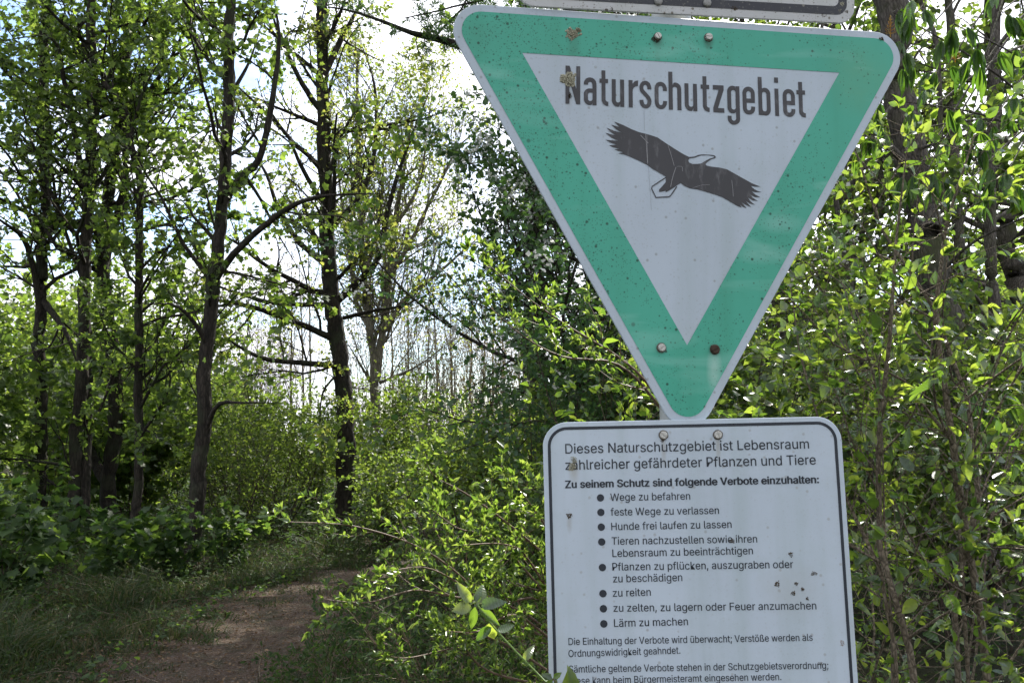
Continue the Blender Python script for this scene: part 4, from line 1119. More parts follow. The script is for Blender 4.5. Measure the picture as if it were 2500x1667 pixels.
tall_tree("tall tree farthest back behind the triangle's corner", 5.6, 19.5, 13.5, 3.8, 607, .1, leafk=6, n2=44, lm=L_BACK, leaf=.13)

# ------------------------------------------------------------------ shrubs
def shrub(name, label, base, h, spread, ns, seed, leaf, lmat, shp, bark, k2=8, k3=5, leafk=6, group=None, cat="shrub", lean=(0, 0), rad=.012, up=.10, near=1.6, hero=0, hm=None, blossom=0, twr=.45,
          upn=.7, droop=.05, wander=.14, t0=.2, tips=0, sj=.5, spreadang=50, stems=None, leaf_name="foliage", seg=8, ang=45):
    r = Rn(seed); base = np.asarray(base, float)
    st = base + np.stack([r.u(-.18, .18, ns) * spread, r.u(-.18, .18, ns) * spread, np.zeros(ns)], 1)
    a = r.u(0, 2 * math.pi, ns); o = np.sqrt(r.u(0, 1, ns)) * spread / max(h, .1) * .9
    d = norm(np.stack([np.cos(a) * o + lean[0], np.sin(a) * o + lean[1], np.ones(ns)], 1))
    b1, r1 = grow(r, st, d, h * r.u(.75, 1.15, ns), np.full(ns, rad) * r.u(.6, 1.2, ns), seg, wander * .6, up, .2)
    if stems is not None:
        b1, r1 = np.concatenate([stems[0], b1]), np.concatenate([stems[1], r1])
    q, d, ln, rd = spawn(r, b1, r1, k2, t0, 1, ang, 14, twr, .5)
    b2, r2 = grow(r, q, d, ln, np.maximum(rd, .0015), 6, wander, up, .3)
    q, d, ln, rd = spawn(r, b2, r2, k3, .15, 1, 42, 14, .5, .6)
    b3, r3 = grow(r, q, d, ln, np.maximum(rd, .0011), 4, wander, up, .4)
    lv = Leaves()
    for b, k in ((b1, leafk), (b2, leafk), (b3, leafk)):
        z = scatter_on(r, b, k, .3 if b is b1 else .1, 1, leaf, spreadang, droop, upn, sj)
        if z: lv.add(*z)
        if tips:      # tuft at the tip
            e = b[:, -1]; dd = norm(b[:, -1] - b[:, -2])
            for j in range(tips):
                lv.add(e + r.r.normal(0, .004, e.shape), norm(dd + r.r.normal(0, .45, e.shape)), norm(np.array([0, 0, .6]) + r.r.normal(0, .4, e.shape)), leaf * r.u(.7, 1.1, len(e)))
    sets = []
    for b, rr, sd in ((b1, r1, 6), (b2, r2, 4), (b3, r3, 3)):
        b, rr = keep_br(b, rr, near); sets.append(tube(b, rr, sd))
    rt = build_plant(name, label, cat, base, [sets[0]], lv.get(), shp, lmat, bark, group, twig_sets=sets[1:], near=near, seed=seed, trunk_name="stems", hero=hero, hero_meshes=hm, leaf_name=leaf_name)
    if blossom:
        e = np.concatenate([b2[:, -1], b3[:, -1], b3[:, 2]]); e = e[r.r.permutation(len(e))[:blossom]]
        n = 14
        p = np.repeat(e, n, 0) + r.r.normal(0, .045, (len(e) * n, 3)); dd = r.dirs(len(p))
        V, Fa = leaf_mesh(p - base, dd, norm(r.dirs(len(p)) + [0, 0, .5]), r.u(.018, .03, len(p)), shape_simple(.5, .15))
        obj("blossom", mesh_arrays("blossom", [(V, Fa)], attr=[np.repeat(r.u(0, 1, len(p)), 2)]), L_PETAL, rt, kind="stuff")
    return rt

# bright undergrowth and thicket behind the stand and behind the path
BG1 = "sunlit bushes behind the dark stand"
for k, (u, Y, h, sp, lab) in enumerate([(-120, 17, 4.6, 1.7, "sunlit green bush behind the outermost trunk of the dark stand"), (120, 19, 5.0, 1.8, "tall bright bush behind the second and third dark trunks"),
        (310, 18, 4.4, 1.6, "bright yellow-green bush right behind the thinnest dark trunk"), (430, 21, 4.4, 1.7, "bright bush just behind the leaning tree nearest the path")]):
    shrub("bush", lab, [at(u, 1000, Y)[0], Y, 0], h, sp, 16, 700 + k * 3, .10, L_BACK, SH_HEXW, B_BROWN, k2=9, k3=5, leafk=6, group=BG1, up=.03, twr=.4)
BG2 = "bushes in the thicket across the path"
rb = Rn(9)
LB2 = ["low green bush at the foot of the leaning tree, across the path", "rounded bush between the leaning tree and the thick lone trunk", "green bush just in front of the thick lone trunk", "loose bush behind the foot of the thick lone trunk",
       "bush under the pale grey tree", "sunlit bush beyond the pale grey tree, below the bare saplings", "yellow-green bush below the bare saplings, nearer the signs", "green bush behind the arching thorn twigs at the path's bend",
       "dark green bush between the saplings and the flowering tree", "bush under the flowering tree's lowest boughs"]
for k, (u, Y, h, sp) in enumerate([(560, 17, 2.3, 1.3), (650, 20, 2.6, 1.5), (760, 19.5, 2.4, 1.5), (900, 22, 2.9, 1.7), (960, 17, 2.5, 1.4), (1060, 24, 2.3, 1.9), (1190, 22, 2.4, 1.8), (1130, 15.5, 1.8, 1.2), (1280, 16, 2.2, 1.6), (1420, 13, 2.2, 1.5)]):
    shrub("bush", LB2[k], [at(u, 1000, Y)[0], Y, 0], h, sp, 15, 740 + k * 3, .075, L_BACK, SH_HEX, B_BROWN, k2=8, k3=5, leafk=6, group=BG2, up=.03, twr=.45)

shrub("bush", "low bush where the far end of the path disappears", [at(960, 1000, 13.6)[0], 13.6, 0], 1.3, 1.1, 14, 771, .05, L_BACK, SH_HEX, B_BROWN, k2=8, k3=5, leafk=6, up=.03)
shrub("bush", "wispy bush beside the foot of the thick lone trunk, on the path's far side", [at(700, 1000, 15.0)[0], 15.0, 0], 1.9, 1.1, 14, 775, .05, L_BACK, SH_HEX, B_BROWN, k2=8, k3=5, leafk=5, up=.03)
shrub("bush", "wispy bush between the leaning tree's foot and the path", [at(560, 1000, 13.6)[0], 13.6, 0], 1.7, 1.0, 12, 779, .05, L_BACK, SH_HEX, B_BROWN, k2=8, k3=5, leafk=4, up=.03)
# hawthorn in flower, dark, hanging in from behind the triangle
def hawthorn():
    x, y = at(1460, 1000, 9.2)[:2]
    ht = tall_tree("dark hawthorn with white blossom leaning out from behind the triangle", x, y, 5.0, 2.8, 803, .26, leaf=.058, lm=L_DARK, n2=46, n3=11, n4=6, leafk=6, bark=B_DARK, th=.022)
    ht.name = "flowering_tree"
    r = Rn(804); mv = [o for o in ht.children if o.name.startswith("branches")][0].data
    co = np.empty(len(mv.vertices) * 3, np.float32); mv.vertices.foreach_get("co", co); co = co.reshape(-1, 3)
    e = co[r.r.integers(0, len(co), 620)]; n = 16
    p = np.repeat(e, n, 0) + r.r.normal(0, .05, (len(e) * n, 3)); dd = r.dirs(len(p))
    V, Fa = leaf_mesh(p, dd, norm(r.dirs(len(p)) + [0, 0, .5]), r.u(.026, .044, len(p)), shape_simple(.5, .15))
    obj("blossom", mesh_arrays("blossom", [(V, Fa)], attr=[np.repeat(r.u(0, 1, len(p)), 2)]), L_PETAL, ht, kind="stuff")
hawthorn()
for k, (u, Y, h) in enumerate([(620, 25, 6.2), (930, 26, 6.6), (1040, 23, 5.6), (1150, 26, 6.4), (1250, 22, 5.2)]):
    shrub("bare_bush", ["pale bare bush of upright rods between the leaning tree and the thick lone trunk", "pale bare rods just past the pale grey tree's foot", "pale bare bush of fine rods halfway between pale tree and flowering tree", "pale bare bush of rods in front of the far wood, near the flowering tree", "low pale bare bush under the flowering tree's outer boughs"][k],
          [at(u * 1.0, 1000, Y)[0], Y, 0], h, 2.6, 52, 831 + k * 3, .05, L_BUD, SH_SIMPLE, B_PALE, k2=9, k3=4, leafk=2, up=.12, twr=.3, ang=28, rad=.014, group="pale bare bushes in the light")
# dark brush beneath it
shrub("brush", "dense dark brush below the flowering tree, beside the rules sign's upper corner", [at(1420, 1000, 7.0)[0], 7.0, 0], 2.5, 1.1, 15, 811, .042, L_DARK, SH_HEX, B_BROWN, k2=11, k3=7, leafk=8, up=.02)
shrub("brush", "dark brush low down behind the arching thorn twigs", [at(1230, 1000, 6.3)[0], 6.3, 0], 1.5, 1.0, 13, 815, .04, L_LIME, SH_HEX, B_BROWN, k2=10, k3=6, leafk=7, up=.02)

# leaf pieces of the near plants
HD = hero_set("leaf", L_DOG, [shape_oval(.30, .09, c, 5) for c in (.05, .35, .75)] + [shape_oval(.22, .16, .45, 5), shape_oval(.34, .05, -.15, 5), shape_oval(.17, .15, .2, 5), shape_oval(.27, .2, 1.0, 5)])
HT = hero_set("leaf", L_THORN, [shape_oval(.22, .08, c, 3, pinch=.8) for c in (.0, .25, .45)])
HCm = hero_set("leaf", L_CHEST, [shape_oval(.115, .07, c, 5, pinch=1.3) for c in (.15, .3, .5)])
HM = hero_set("leaf", L_MAPLE, [shape_maple(.46), shape_maple(.5)])
SH_OVAL = shape_oval(.30, .09, .25, 2); SH_THORN = shape_hex(.22, .08, .15)

# thorn bush with arching twigs in front of the path
def thorn():
    r = Rn(901)
    arcs = [[(1400, 1640), (1330, 1560), (1189, 1463), (1090, 1377), (1000, 1325), (893, 1290), (815, 1278), (708, 1274)], [(1480, 1500), (1335, 1358), (1216, 1259), (1130, 1200), (1063, 1164), (1039, 1125)],
            [(1450, 1600), (1330, 1465), (1189, 1478), (1115, 1420), (1040, 1385), (970, 1390)], [(1420, 1620), (1270, 1490), (1100, 1455), (1010, 1440), (900, 1470), (790, 1462)], [(1430, 1700), (1210, 1560), (1110, 1580), (1000, 1605), (945, 1600)],
            [(1450, 1600), (1290, 1400), (1200, 1310), (1120, 1290), (1050, 1240)], [(1460, 1560), (1340, 1300), (1290, 1225), (1262, 1180)], [(1420, 1690), (1200, 1640), (1120, 1560), (1060, 1500)], [(1440, 1620), (1300, 1380), (1240, 1330), (1130, 1330)],
            [(1700, 1100), (1557, 910), (1385, 795), (1289, 728), (1193, 647)], [(1700, 1120), (1533, 905), (1375, 871), (1275, 819), (1193, 747)], [(1440, 1650), (1320, 1540), (1250, 1500), (1170, 1540), (1090, 1540)]]
    P = []
    for k, c in enumerate(arcs):
        n = len(c); ys = np.linspace(3.0, 2.45 + .1 * math.sin(k * 2.1), n)
        q = np.array([at(u, v, y) for (u, v), y in zip(c, ys)])
        P.append(resample(q, 24))
    P = np.array(P); R = np.linspace(.006, .0013, 24)[None].repeat(len(P), 0)
    base = np.array([.45, 3.1, 0])
    # roots of the arcs go down to one stool
    foot = np.array([base + [r.r.normal(0, .08), r.r.normal(0, .08), 0] for _ in P])
    low = np.stack([foot + (P[:, 0] - foot) * t + np.array([0, 0, .12 * math.sin(t * math.pi)]) for t in np.linspace(0, .97, 6)], 1)
    Rl = np.linspace(.010, .006, 6)[None].repeat(len(P), 0)
    q, d, ln, rd = spawn(r, P, R, 11, .2, .97, 45, 16, .17, .5, flat=.2)
    b2, r2 = grow(r, q, d, np.maximum(ln, .05), np.maximum(rd, .0009), 5, .12, .10, .5)
    q, d, ln, rd = spawn(r, b2, r2, 3, .3, 1, 45, 14, .5, .7)
    b3, r3 = grow(r, q, d, ln, np.full(len(q), .0009), 3, .12, .1, .5)
    lv = Leaves()
    for b, k, t0 in ((P, 16, .12), (b2, 3, .15), (b3, 2, .2)):
        b = b[:, :]
        z = scatter_on(r, b, k, t0, 1, .020, 42, -.25, .5, .4)
        lv.add(*z)
        e = b[:, -1]; dd = norm(b[:, -1] - b[:, -2])
        for j in range(4): lv.add(e, norm(dd + np.array([0, 0, .25]) + r.r.normal(0, .42, e.shape)), norm(np.array([0, 0, .6]) + r.r.normal(0, .4, e.shape)), .027 * r.u(.6, 1.25, len(e)))
        for f_ in (1, 3):
            if b is P: continue
            for j in range(3): lv.add(b[:, f_], norm(dd + np.array([0, 0, .25]) + r.r.normal(0, .5, e.shape)), norm(np.array([0, 0, .6]) + r.r.normal(0, .4, e.shape)), .022 * r.u(.6, 1.25, len(e)))
    build_plant("thorn_bush", "sunlit thorn bush whose long arching twigs reach from the rules sign towards the path", "shrub", base, [tube(P, R, 6), tube(low, Rl, 6)], lv.get(), SH_THORN, L_THORN, B_TWIG, twig_sets=[tube(b2, r2, 4), tube(b3, r3, 3)],
                trunk_name="arching_twigs", hero=300, hero_meshes=HT, near=1.4, seed=903)
thorn()
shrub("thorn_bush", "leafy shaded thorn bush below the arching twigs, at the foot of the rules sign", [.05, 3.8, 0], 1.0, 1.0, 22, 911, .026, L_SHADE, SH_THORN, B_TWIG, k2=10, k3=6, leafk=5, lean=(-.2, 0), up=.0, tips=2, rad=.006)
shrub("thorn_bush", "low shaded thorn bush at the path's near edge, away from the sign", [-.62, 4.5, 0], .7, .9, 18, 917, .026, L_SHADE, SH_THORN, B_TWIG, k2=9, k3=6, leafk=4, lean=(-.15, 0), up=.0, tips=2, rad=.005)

# dogwood bushes beside and behind the signs
def stem_px(pts, Y, w, dY=0.0, n=9):
    P, R = traced(pts, Y, w, dY)
    P = np.concatenate([[[P[0][0], P[0][1], 0]], P]); R = np.concatenate([[R[0] * 1.05], R])
    Q = resample(np.column_stack([P, R]), n); return Q[None, :, :3], Q[None, :, 3]
s1 = stem_px([(2243, 1667), (2176, 1491), (2149, 1353), (2146, 1187), (2146, 1049), (2176, 910), (2171, 800), (2190, 640), (2180, 480), (2215, 360)], 2.7, [17, 14, 12, 8, 3])
s1b = stem_px([(2176, 1500), (2110, 1330), (2060, 1200), (1990, 1000), (1950, 850), (1930, 700)], 2.7, [10, 8, 5, 3], .3)
s2 = stem_px([(2414, 1667), (2392, 1491), (2370, 1380), (2342, 1187), (2320, 1038), (2306, 944), (2281, 816), (2300, 620), (2330, 450), (2380, 330)], 2.9, [18, 17, 15, 10, 4])
s2b = stem_px([(2322, 1038), (2250, 960), (2120, 880), (1990, 820), (1900, 700)], 2.9, [9, 7, 5, 3], -.2)
s2b = (s2b[0][:, 1:], s2b[1][:, 1:]); s1b = (s1b[0][:, 1:], s1b[1][:, 1:])
s3 = stem_px([(2330, 1400), (2400, 1150), (2300, 800), (2200, 620), (2100, 480), (2080, 340)], 3.1, [14, 10, 7, 3])
def cat_st(*a):
    n = 9
    def rs(p, q): Q = resample(np.column_stack([p[0], q[0]]), n); return Q[:, :3], Q[:, 3]
    z = [rs(*x) for x in a]; return np.stack([x[0] for x in z]), np.stack([x[1] for x in z])
DG = "broad-leaved bushes beside the signs"
shrub("dogwood_bush", "bright broad-leaved bush with a thin brown stem next to the rules sign's edge", [s1[0][0, 0, 0], 2.75, 0], 1.9, .9, 1, 921, .042, L_DOG, SH_OVAL, B_TAN, k2=16, k3=4, leafk=2, t0=.40, stems=cat_st(s1, s1b), hero=300, hm=HD, tips=3, group=DG, rad=.006, twr=.32, up=.03, near=1.7, ang=56, wander=.12)
shrub("dogwood_bush", "bright broad-leaved bush with a pale tan stem farther out from the signs", [s2[0][0, 0, 0], 2.95, 0], 1.9, .9, 1, 931, .043, L_DOG, SH_OVAL, B_TAN, k2=15, k3=4, leafk=2, t0=.42, stems=cat_st(s2, s2b, s3), hero=300, hm=HD, tips=3, group=DG, rad=.006, twr=.32, up=.03, near=1.7, ang=56, wander=.12)
shrub("dogwood_bush", "broad-leaved bush directly behind the triangle's lower tip, rising above the rules sign", [.62, 3.3, 0], 2.0, .8, 6, 941, .042, L_DOG, SH_OVAL, B_TAN, k2=9, k3=4, leafk=3, hero=200, hm=HD, tips=3, group=DG, rad=.007, twr=.35, up=.05, ang=50)
shrub("dogwood_bush", "tall dense broad-leaved bush behind the two bushes with visible stems", [1.7, 3.9, 0], 2.5, 1.5, 7, 951, .043, L_DOG, SH_OVAL, B_TAN, k2=9, k3=4, leafk=2, hero=250, hm=HD, tips=3, group=DG, rad=.008, twr=.3, up=.03, ang=54)
shrub("dogwood_bush", "shaded low broad-leaved bush in the corner farthest from the path", [1.9, 3.7, 0], .95, 1.1, 7, 961, .043, L_DOG, SH_OVAL, B_TAN, k2=8, k3=4, leafk=3, hero=200, hm=HD, tips=2, group=DG, rad=.006, twr=.45, up=.02, near=2.0, ang=54)
shrub("thicket_bush", "dark leafy thicket in front of the massive leaning trunk", [3.6, 7.0, 0], 2.3, 1.6, 14, 971, .06, L_LIME, SH_HEXW, B_BROWN, k2=11, k3=6, leafk=6, up=.02)
shrub("thicket_bush", "dark leafy thicket behind the rules sign and its neighbouring bush", [1.8, 7.6, 0], 2.5, 1.6, 16, 975, .06, L_LIME, SH_HEXW, B_BROWN, k2=11, k3=6, leafk=6, up=.02)
shrub("thicket_bush", "high green thicket far behind the bushes beside the signs", [5.4, 11.0, 0], 3.2, 2.6, 18, 979, .09, L_BACK, SH_HEXW, B_BROWN, k2=11, k3=6, leafk=7, up=.02)
shrub("thicket_bush", "green thicket far back behind the triangle", [2.4, 11.5, 0], 3.0, 2.2, 16, 983, .09, L_BACK, SH_HEXW, B_BROWN, k2=11, k3=6, leafk=7, up=.02)

# horse chestnut hanging in from above
def chestnut():
    r = Rn(990)
    base = np.array([4.3, 6.0, 0.])
    P = np.array([base, [4.25, 5.95, 2.5], [4.1, 5.8, 4.4], [3.9, 5.6, 6.4]])
    Q, V, Fa = limb(P, [.09, .08, .06, .03], 990)
    woods = [(V, Fa)]; tw = []
    ends = [(2140, 240, 3.6), (2210, 130, 3.5), (2280, 260, 3.4), (2330, 60, 3.3), (2400, 150, 3.2), (2440, 30, 3.3), (2480, 250, 3.2), (2360, 330, 3.4), (2250, 440, 3.6), (2460, 420, 3.1), (2180, 30, 3.7), (2300, 180, 3.9), (2420, 300, 3.6), (2130, 340, 3.9), (2240, 30, 3.5), (2490, 130, 3.4), (2340, 470, 3.7), (2390, 960, 3.3), (2230, 430, 3.4)]
    lv = Leaves(); centres = []
    for k, (u, v, Y) in enumerate(ends):
        Y = Y + 1.2 if v < 900 else Y; e = at(u, v, Y); s = Q[int(len(Q) * (.55 + .4 * ((k * 37) % 10) / 10)) - 1, :3] if v < 900 else Q[int(len(Q) * .3), :3]
        m = (s + e) / 2 + np.array([0, 0, .15])
        q = resample(np.column_stack([np.array([s, m, e]), [.012, .008, .003]]), 14)
        tw.append(tube(q[None, :, :3], q[None, :, 3], 5))
        for j in range(4):
            t = r.u(0, 2 * math.pi, 1)[0]
            pd = norm(np.array([math.cos(t), math.sin(t), -.1 + .5 * r.r.normal()]))
            c = e + pd * r.u(.05, .12, 1)[0]
            tw.append(tube(np.array([[e, (e + c) / 2 + [0, 0, .01], c]]), np.array([[.002, .0016, .0012]]), 4))
            nl = 5 + (j % 2) * 2; az0 = r.u(0, 6, 1)[0]
            for q_ in range(nl):
                az = az0 + (q_ - (nl - 1) / 2) * .75
                hor = np.array([math.cos(az), math.sin(az), 0.]); dd = norm(hor * .5 + pd * .35 + np.array([0, 0, -1.0]))
                lv.add(c[None], dd[None], norm(hor + [0, 0, .4])[None], np.array([.165 * (1 - .09 * abs(q_ - (nl - 1) / 2))]) * r.u(.8, 1.15, 1))
    build_plant("chestnut_tree", "young horse chestnut with long drooping leaflets above the broad-leaved bushes", "tree", base, woods, lv.get(), shape_oval(.115, .07, .3, 4, pinch=1.3), L_CHEST, B_GREY, twig_sets=tw, hero=300, hero_meshes=HCm, near=1.5, seed=991, hero_name="leaflet")
    # flower spikes
    rt = [o for o in COL.objects if o.name.startswith("chestnut_tree")][0]
    mo = leaf_mat("flower_spike", [(.45, .2, .03), (.5, .32, .06), (.5, .42, .15)], [(.6, .3, .03), (.6, .45, .1), (.6, .5, .2)], .5, .5, .3)
    for (u, v, Y, h_) in [(2174, 92, 4.7, .135), (2332, 152, 4.7, .10)]:
        b0 = at(u, v, Y) ; ax = norm(np.array([.05, 0, 1.]))
        vs = [tube(np.array([[b0, b0 + ax * h_ * .5, b0 + ax * h_]]), np.array([[.003, .0025, .001]]), 5)]
        t = np.linspace(.1, 1, 34); az = t * 40; wd = .030 * (1.05 - t)
        p0 = b0 + ax * (t * h_)[:, None]; d0 = np.stack([np.cos(az), np.sin(az), np.full(34, .25)], 1)
        p1 = p0 + norm(d0) * wd[:, None]; p2 = p1 + norm(d0 + np.array([0, 0, 1.2])) * wd[:, None] * .5
        vs.append(tube(np.stack([p0, p1, p2], 1), np.full((34, 3), .0016), 3))
        bs = np.array(rt.location)
        me = mesh_arrays("flower_spike", [(V - bs, Fa) for V, Fa in vs], attr=[r.u(0, 1, sum(len(Fa) for _, Fa in vs))])
        obj("flower_spike", me, mo, rt)
chestnut()

# overhanging leafy boughs of the stand, closer to the camera, and maple bushes low down
MG_ = "broad-leaved young bushes at the foot of the stand"
for k, (u, Y, h, sp, lf, lab) in enumerate([(30, 8.4, 1.0, .7, .12, "large-leaved young maple bush nearest the camera, at the stand's outer edge"), (300, 9.8, .75, .7, .11, "young maple bush in front of the thin curving and the forked trunks"),
        (440, 10.4, .65, .5, .10, "small maple bush at the foot of the leaning tree"), (140, 10.6, 1.0, .7, .11, "taller young maple bush between the two outer trunks"), (545, 11.2, .7, .5, .09, "small leafy bush on the path side of the leaning tree")]):
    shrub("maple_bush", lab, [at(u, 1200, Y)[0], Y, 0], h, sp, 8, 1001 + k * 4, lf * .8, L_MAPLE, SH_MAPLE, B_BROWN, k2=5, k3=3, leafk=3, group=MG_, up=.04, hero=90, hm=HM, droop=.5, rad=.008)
for k, (u, Y, h, sp, lab) in enumerate([(150, 15.6, 2.6, 1.2, "dark leafy understorey bush between the outer trunks of the stand"), (-110, 12.5, 2.8, 1.1, "dark understorey bush outside the outermost trunk"), (330, 16.5, 2.4, 1.2, "dark understorey bush behind the thin curving trunk")]):
    shrub("understorey_bush", lab, [at(u, 1200, Y)[0], Y, 0], h, sp, 14, 1041 + k * 4, .10, L_LIME, SH_MAPLE, B_BROWN, k2=9, k3=4, leafk=5, group="dark bushes inside the stand", up=.05, droop=.4)

# sprout with large leaves low in front of the thorn bush
def sprout():
    r = Rn(1101); Y = 2.0
    c = [(1420, 1760), (1330, 1662), (1260, 1590), (1205, 1530), (1165, 1475)]
    P = np.array([at(u, v, Y) for u, v in c]); base = np.array([P[0][0] + .12, Y, 0]); P = np.concatenate([[base], P])
    Q = resample(P, 30)
    lv = Leaves()
    for (u, v, du, dv, s) in [(1150, 1470, -40, -55, .055), (1165, 1475, 30, -70, .05), (1160, 1480, -10, 60, .06), (1170, 1485, 60, 40, .06), (1150, 1478, -60, 20, .045), (1175, 1480, 55, -30, .05), (1195, 1520, 10, 70, .05), (1165, 1470, 5, -75, .035), (1200, 1530, -70, 50, .05), (1215, 1540, 60, -10, .04), (1280, 1610, 40, -60, .035)]:
        p = at(u, v, Y); d = norm(RIGHT * du - UP * dv + FWD * r.r.normal() * 25)
        lv.add(p[None], d[None], norm(np.array([.1, -.75, .45]) + r.r.normal(0, .2, 3))[None], np.array([s]))
    build_plant("seedling", "upright seedling with a green stem and large crinkled leaves in front of the thorn bush", "plant", base, [tube(Q[None], np.linspace(.0035, .0022, 30)[None], 7)], lv.get(), SH_OVAL, L_DOG, plain("green_stem", (.12, .2, .04), .5), hero=30, hero_meshes=HD, near=1.2, seed=1102, trunk_name="stem")
    # leafy tip that pokes up in front of the rules sign
    Y = 1.02; base = np.array([.03, .95, 0.])
    P = np.array([base, at(1480, 1950, Y), at(1410, 1740, Y), at(1372, 1668, Y), at(1350, 1655, Y)]); Q = resample(P, 24)
    lv = Leaves()
    for (u, v, du, dv, s) in [(1349, 1657, -20, -12, .014), (1350, 1655, 16, -10, .012), (1348, 1656, -12, -4, .012), (1350, 1657, -14, 14, .012), (1352, 1658, 8, 14, .011), (1398, 1690, -2, -58, .030)]:
        p = at(u, v, Y); d = norm(RIGHT * du - UP * dv)
        lv.add(p[None], d[None], norm(np.array([.25, -.8, .35]) + r.r.normal(0, .1, 3))[None], np.array([s]))
    lv.add(at(1395, 1720, Y)[None], norm(UP - RIGHT * .02 - FWD * .1)[None], np.array([[.1, -1, .2]]), np.array([.042]))
    build_plant("seedling", "dark leafy tip poking up in front of the rules sign's lower corner", "plant", base, [tube(Q[None], np.linspace(.003, .0012, 24)[None], 6)], lv.get(), SH_OVAL, L_DOG, plain("brown_stem", (.1, .09, .04), .6), hero=20, hero_meshes=HD, near=.7, seed=1103, trunk_name="stem")
sprout()

# ------------------------------------------------------------------ ground cover
def cover():
    r = Rn(1201)
    # grass: blades in clumps on the verges
    n = 7000
    y = 4.4 + 13 * r.u(0, 1, n) ** 1.4; x = r.u(-9, 2.5, n) * np.maximum(.55, y / 14) - .4
    pd = path_dist(x, y)
    ok = (pd > -.30 + .5 * np.sin(x * 5 + y * 3.7) * np.sin(y * 4.1)) & (r.u(0, 1, n) < np.where(pd < 1.6, .95, .4)); x, y, pd = x[ok], y[ok], pd[ok]
    m = 15
    X = np.repeat(x, m) + r.r.normal(0, .06, len(x) * m); Y_ = np.repeat(y, m) + r.r.normal(0, .06, len(x) * m)
    p = np.stack([X, Y_, np.zeros(len(X))], 1)
    d = norm(np.stack([r.r.normal(0, .45, len(X)), r.r.normal(0, .45, len(X)), np.ones(len(X))], 1))
    tuft = (np.sin(x * 3.1 + 1) * np.sin(y * 2.3) + r.u(-.5, .5, len(x)) > .35)
    h = np.repeat(r.u(.05, .17, len(x)) * np.where(tuft, 2.9, 1) * np.clip(.45 + pd * .8, .35, 1), m) * r.u(.6, 1.2, len(X))
    side = norm(np.cross(d, r.dirs(len(X)))); bend = norm(d * [1, 1, 0] + 1e-6)
    w_ = .0028 + .0025 * r.u(0, 1, len(X))
    v0 = p - side * w_[:, None]; v1 = p + side * w_[:, None]
    mid = p + d * (h * .6)[:, None]; v2 = mid + side * (w_ * .8)[:, None]; v3 = mid - side * (w_ * .8)[:, None]
    tip = p + d * h[:, None] + bend * (h * .45)[:, None] - np.array([0, 0, 1]) * (h * .12)[:, None]
    V = np.stack([v0, v1, v2, v3, tip], 1).reshape(-1, 3); b = np.arange(len(X))[:, None] * 5
    g = leaf_mat("grass_blades", [(.02, .036, .012), (.03, .05, .016), (.10, .085, .045)], [(.04, .075, .014), (.07, .11, .02), (.12, .11, .05)], .35, .55, .3)
    o = obj("grass", mesh_arrays("grass", [(V, b + np.array([[0, 1, 2, 3]])), (np.zeros((0, 3)), b + np.array([[3, 2, 4]]) - 0)] if False else [(V, np.concatenate([b + np.array([[0, 1, 2]]), b + np.array([[0, 2, 3]]), b + np.array([[3, 2, 4]])]))],
            attr=[np.tile(np.repeat(r.u(0, 1, len(x)), m) * .5 + r.u(0, .5, len(X)), 3)]), g, kind="stuff")
    # herbs and low leaves
    n = 95000
    y = 4.8 + 26 * r.u(0, 1, n) ** 1.1; x = r.u(-14, 10, n) * np.maximum(.5, y / 18)
    pd = path_dist(x, y); ok = (pd > .15) & ~((x > -.2) & (y < 3)); x, y, pd = x[ok], y[ok], pd[ok]
    p = np.stack([x, y, r.u(.01, .42, len(x)) ** 1.25 * np.clip(pd, .12, 1.3)], 1)
    d = norm(np.stack([r.r.normal(0, 1, len(x)), r.r.normal(0, 1, len(x)), r.r.normal(.15, .35, len(x))], 1))
    V, Fa = leaf_mesh(p, d, norm(np.array([0, 0, 1.]) + r.r.normal(0, .4, d.shape)), (r.u(.012, .045, len(x)) * (1 + np.maximum(y - 6, 0) * .12)), SH_HEX)
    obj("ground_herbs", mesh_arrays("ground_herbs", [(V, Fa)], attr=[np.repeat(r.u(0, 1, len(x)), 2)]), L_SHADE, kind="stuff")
    n = 170
    k = r.r.integers(30, 112, n); sd_ = np.where(r.u(0, 1, n) < .6, 1, -1)
    c = PC[k, :2] + nm[k] * ((PC[k, 2] * r.u(.62, 1.25, n)) * sd_)[:, None]
    m = 9; P3 = np.repeat(np.column_stack([c, np.zeros(n)]), m, 0) + np.column_stack([r.r.normal(0, .045, n * m), r.r.normal(0, .045, n * m), r.u(.01, .11, n * m)])
    d3 = norm(np.column_stack([r.r.normal(0, 1, n * m), r.r.normal(0, 1, n * m), r.r.normal(.3, .4, n * m)]))
    V, Fa = leaf_mesh(P3, d3, norm(np.array([0, 0, 1.]) + r.r.normal(0, .4, d3.shape)), r.u(.02, .06, n * m), SH_HEXW)
    obj("path_weeds", mesh_arrays("path_weeds", [(V, Fa)], attr=[np.repeat(r.u(0, 1, n * m), 2)]), L_MAPLE, kind="stuff")
    # dry leaves and stalks
    n = 34000
    y = 4.3 + 12 * r.u(0, 1, n) ** 1.3; x = r.u(-8, 4, n) * np.maximum(.5, y / 14) - .5
    p = np.stack([x, y, r.u(.008, .03, n)], 1); d = norm(np.stack([r.r.normal(0, 1, n), r.r.normal(0, 1, n), r.r.normal(0, .25, n)], 1))
    pdd = path_dist(x, y); ok = (pdd > -.25) | (r.u(0, 1, n) < .8); p, d = p[ok], d[ok]
    V, Fa = leaf_mesh(p, d, norm(np.array([0, 0, 1.]) + r.r.normal(0, .35, d.shape)), r.u(.012, .034, len(p)), SH_HEX)
    lm = leaf_mat("dry_leaves", [(.06, .038, .022), (.10, .065, .038), (.17, .12, .075)], [(.1, .05, .02), (.15, .08, .03), (.2, .13, .06)], .2, .8, .2)
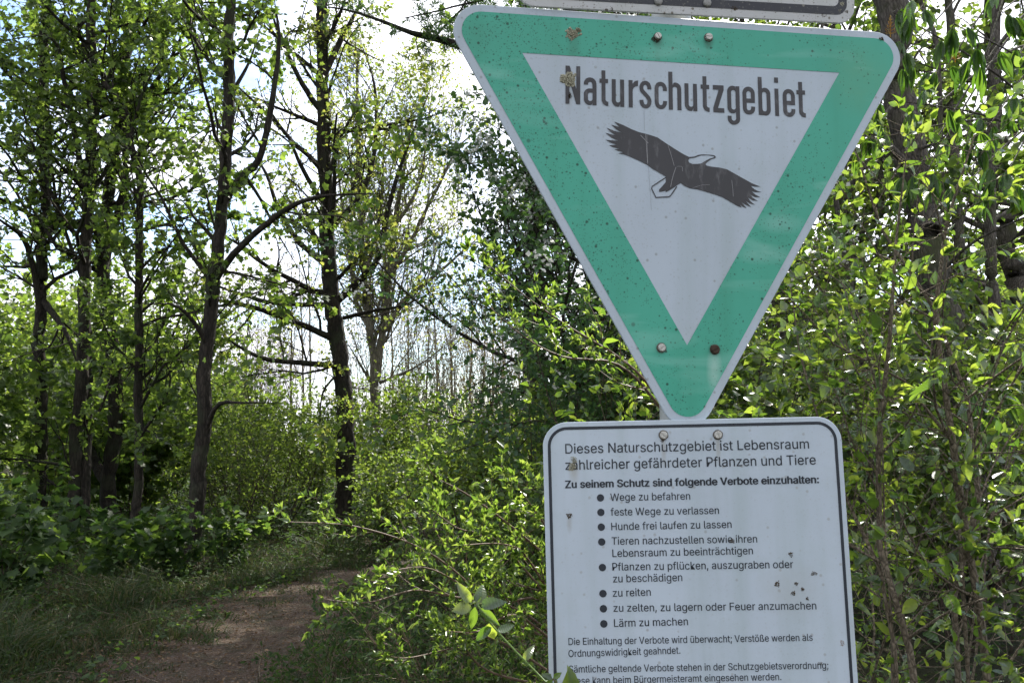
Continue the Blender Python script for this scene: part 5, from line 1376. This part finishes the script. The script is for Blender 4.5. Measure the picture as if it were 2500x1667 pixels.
    obj("leaf_litter", mesh_arrays("leaf_litter", [(V, Fa)], attr=[np.repeat(r.u(0, 1, len(p)), 2)]), lm, kind="stuff")
    # fallen twigs
    n = 420
    y = 4.6 + 9 * r.u(0, 1, n) ** 1.3; x = r.u(-7, 1, n) * np.maximum(.55, y / 13) - .5
    b_, rr_2 = grow(r, np.stack([x, y, r.u(.01, .05, n)], 1), np.stack([r.r.normal(0, 1, n), r.r.normal(0, 1, n), r.r.normal(.05, .12, n)], 1), r.u(.08, .5, n), r.u(.0015, .005, n), 4, .18, 0)
    V, Fa = tube(b_, rr_2, 4)
    obj("fallen_twigs", mesh_arrays("fallen_twigs", [(V, Fa)]), B_TAN, kind="stuff")
    # gravel on the path
    n = 9000
    k = r.r.integers(20, 125, n); s = r.u(-1, 1, n)
    c = PC[k, :2] + nm[k] * (PC[k, 2] * s)[:, None] + r.r.normal(0, .08, (n, 2))
    sz = r.u(.003, .010, n) * (1 + (r.u(0, 1, n) > .96) * .8)
    ico = np.array([(1, 0, 0), (-.9, .2, 0), (0, 1, 0), (.1, -.9, 0), (0, 0, .6), (.5, .5, .25)]); fa = np.array([(0, 5, 4), (5, 2, 4), (2, 1, 4), (1, 3, 4), (3, 0, 4), (0, 2, 5)])
    an = r.u(0, 6.28, n); ca, sa = np.cos(an), np.sin(an)
    V = np.stack([c[:, :1] + sz[:, None] * (ca[:, None] * ico[:, 0] - sa[:, None] * ico[:, 1]), c[:, 1:] + sz[:, None] * (sa[:, None] * ico[:, 0] + ca[:, None] * ico[:, 1]), .004 + sz[:, None] * np.broadcast_to(ico[:, 2], (n, 6))], -1).reshape(-1, 3)
    Fa = (np.arange(n)[:, None, None] * 6 + fa[None]).reshape(-1, 3)
    gm = leaf_mat("gravel_stones", [(.06, .05, .045), (.10, .09, .08), (.17, .15, .135)], [(0, 0, 0)] * 3, 0.0, .85, .3)
    obj("gravel", mesh_arrays("gravel", [(V, Fa)], attr=[np.repeat(r.u(0, 1, n), 6)]), gm, kind="stuff")
cover()

# far wood beyond everything: one mass of crowns closing the view
def far_wood():
    r = Rn(1301); n = 46000
    a = r.u(-50, 50, n); R_ = r.u(38, 70, n)
    x = np.sin(np.radians(a)) * R_; y = np.cos(np.radians(a)) * R_
    hmax = 2.4 + 1.6 * np.sin(a * .21) + .9 * np.sin(a * .63 + 1) + np.clip((a - 2) * .35, 0, 8) + np.clip((-a - 16) * .35, 0, 6)
    z = r.u(0, 1, n) ** .8 * np.maximum(hmax, 1.2)
    p = np.stack([x, y, z], 1); d = r.dirs(n)
    V, Fa = leaf_mesh(p, d, norm(r.dirs(n) + [0, 0, .6]), r.u(.3, .65, n), SH_HEX)
    obj("far_wood", mesh_arrays("far_wood", [(V, Fa)], attr=[np.repeat(r.u(0, 1, n), 2)]), L_BACK, kind="stuff")
far_wood()
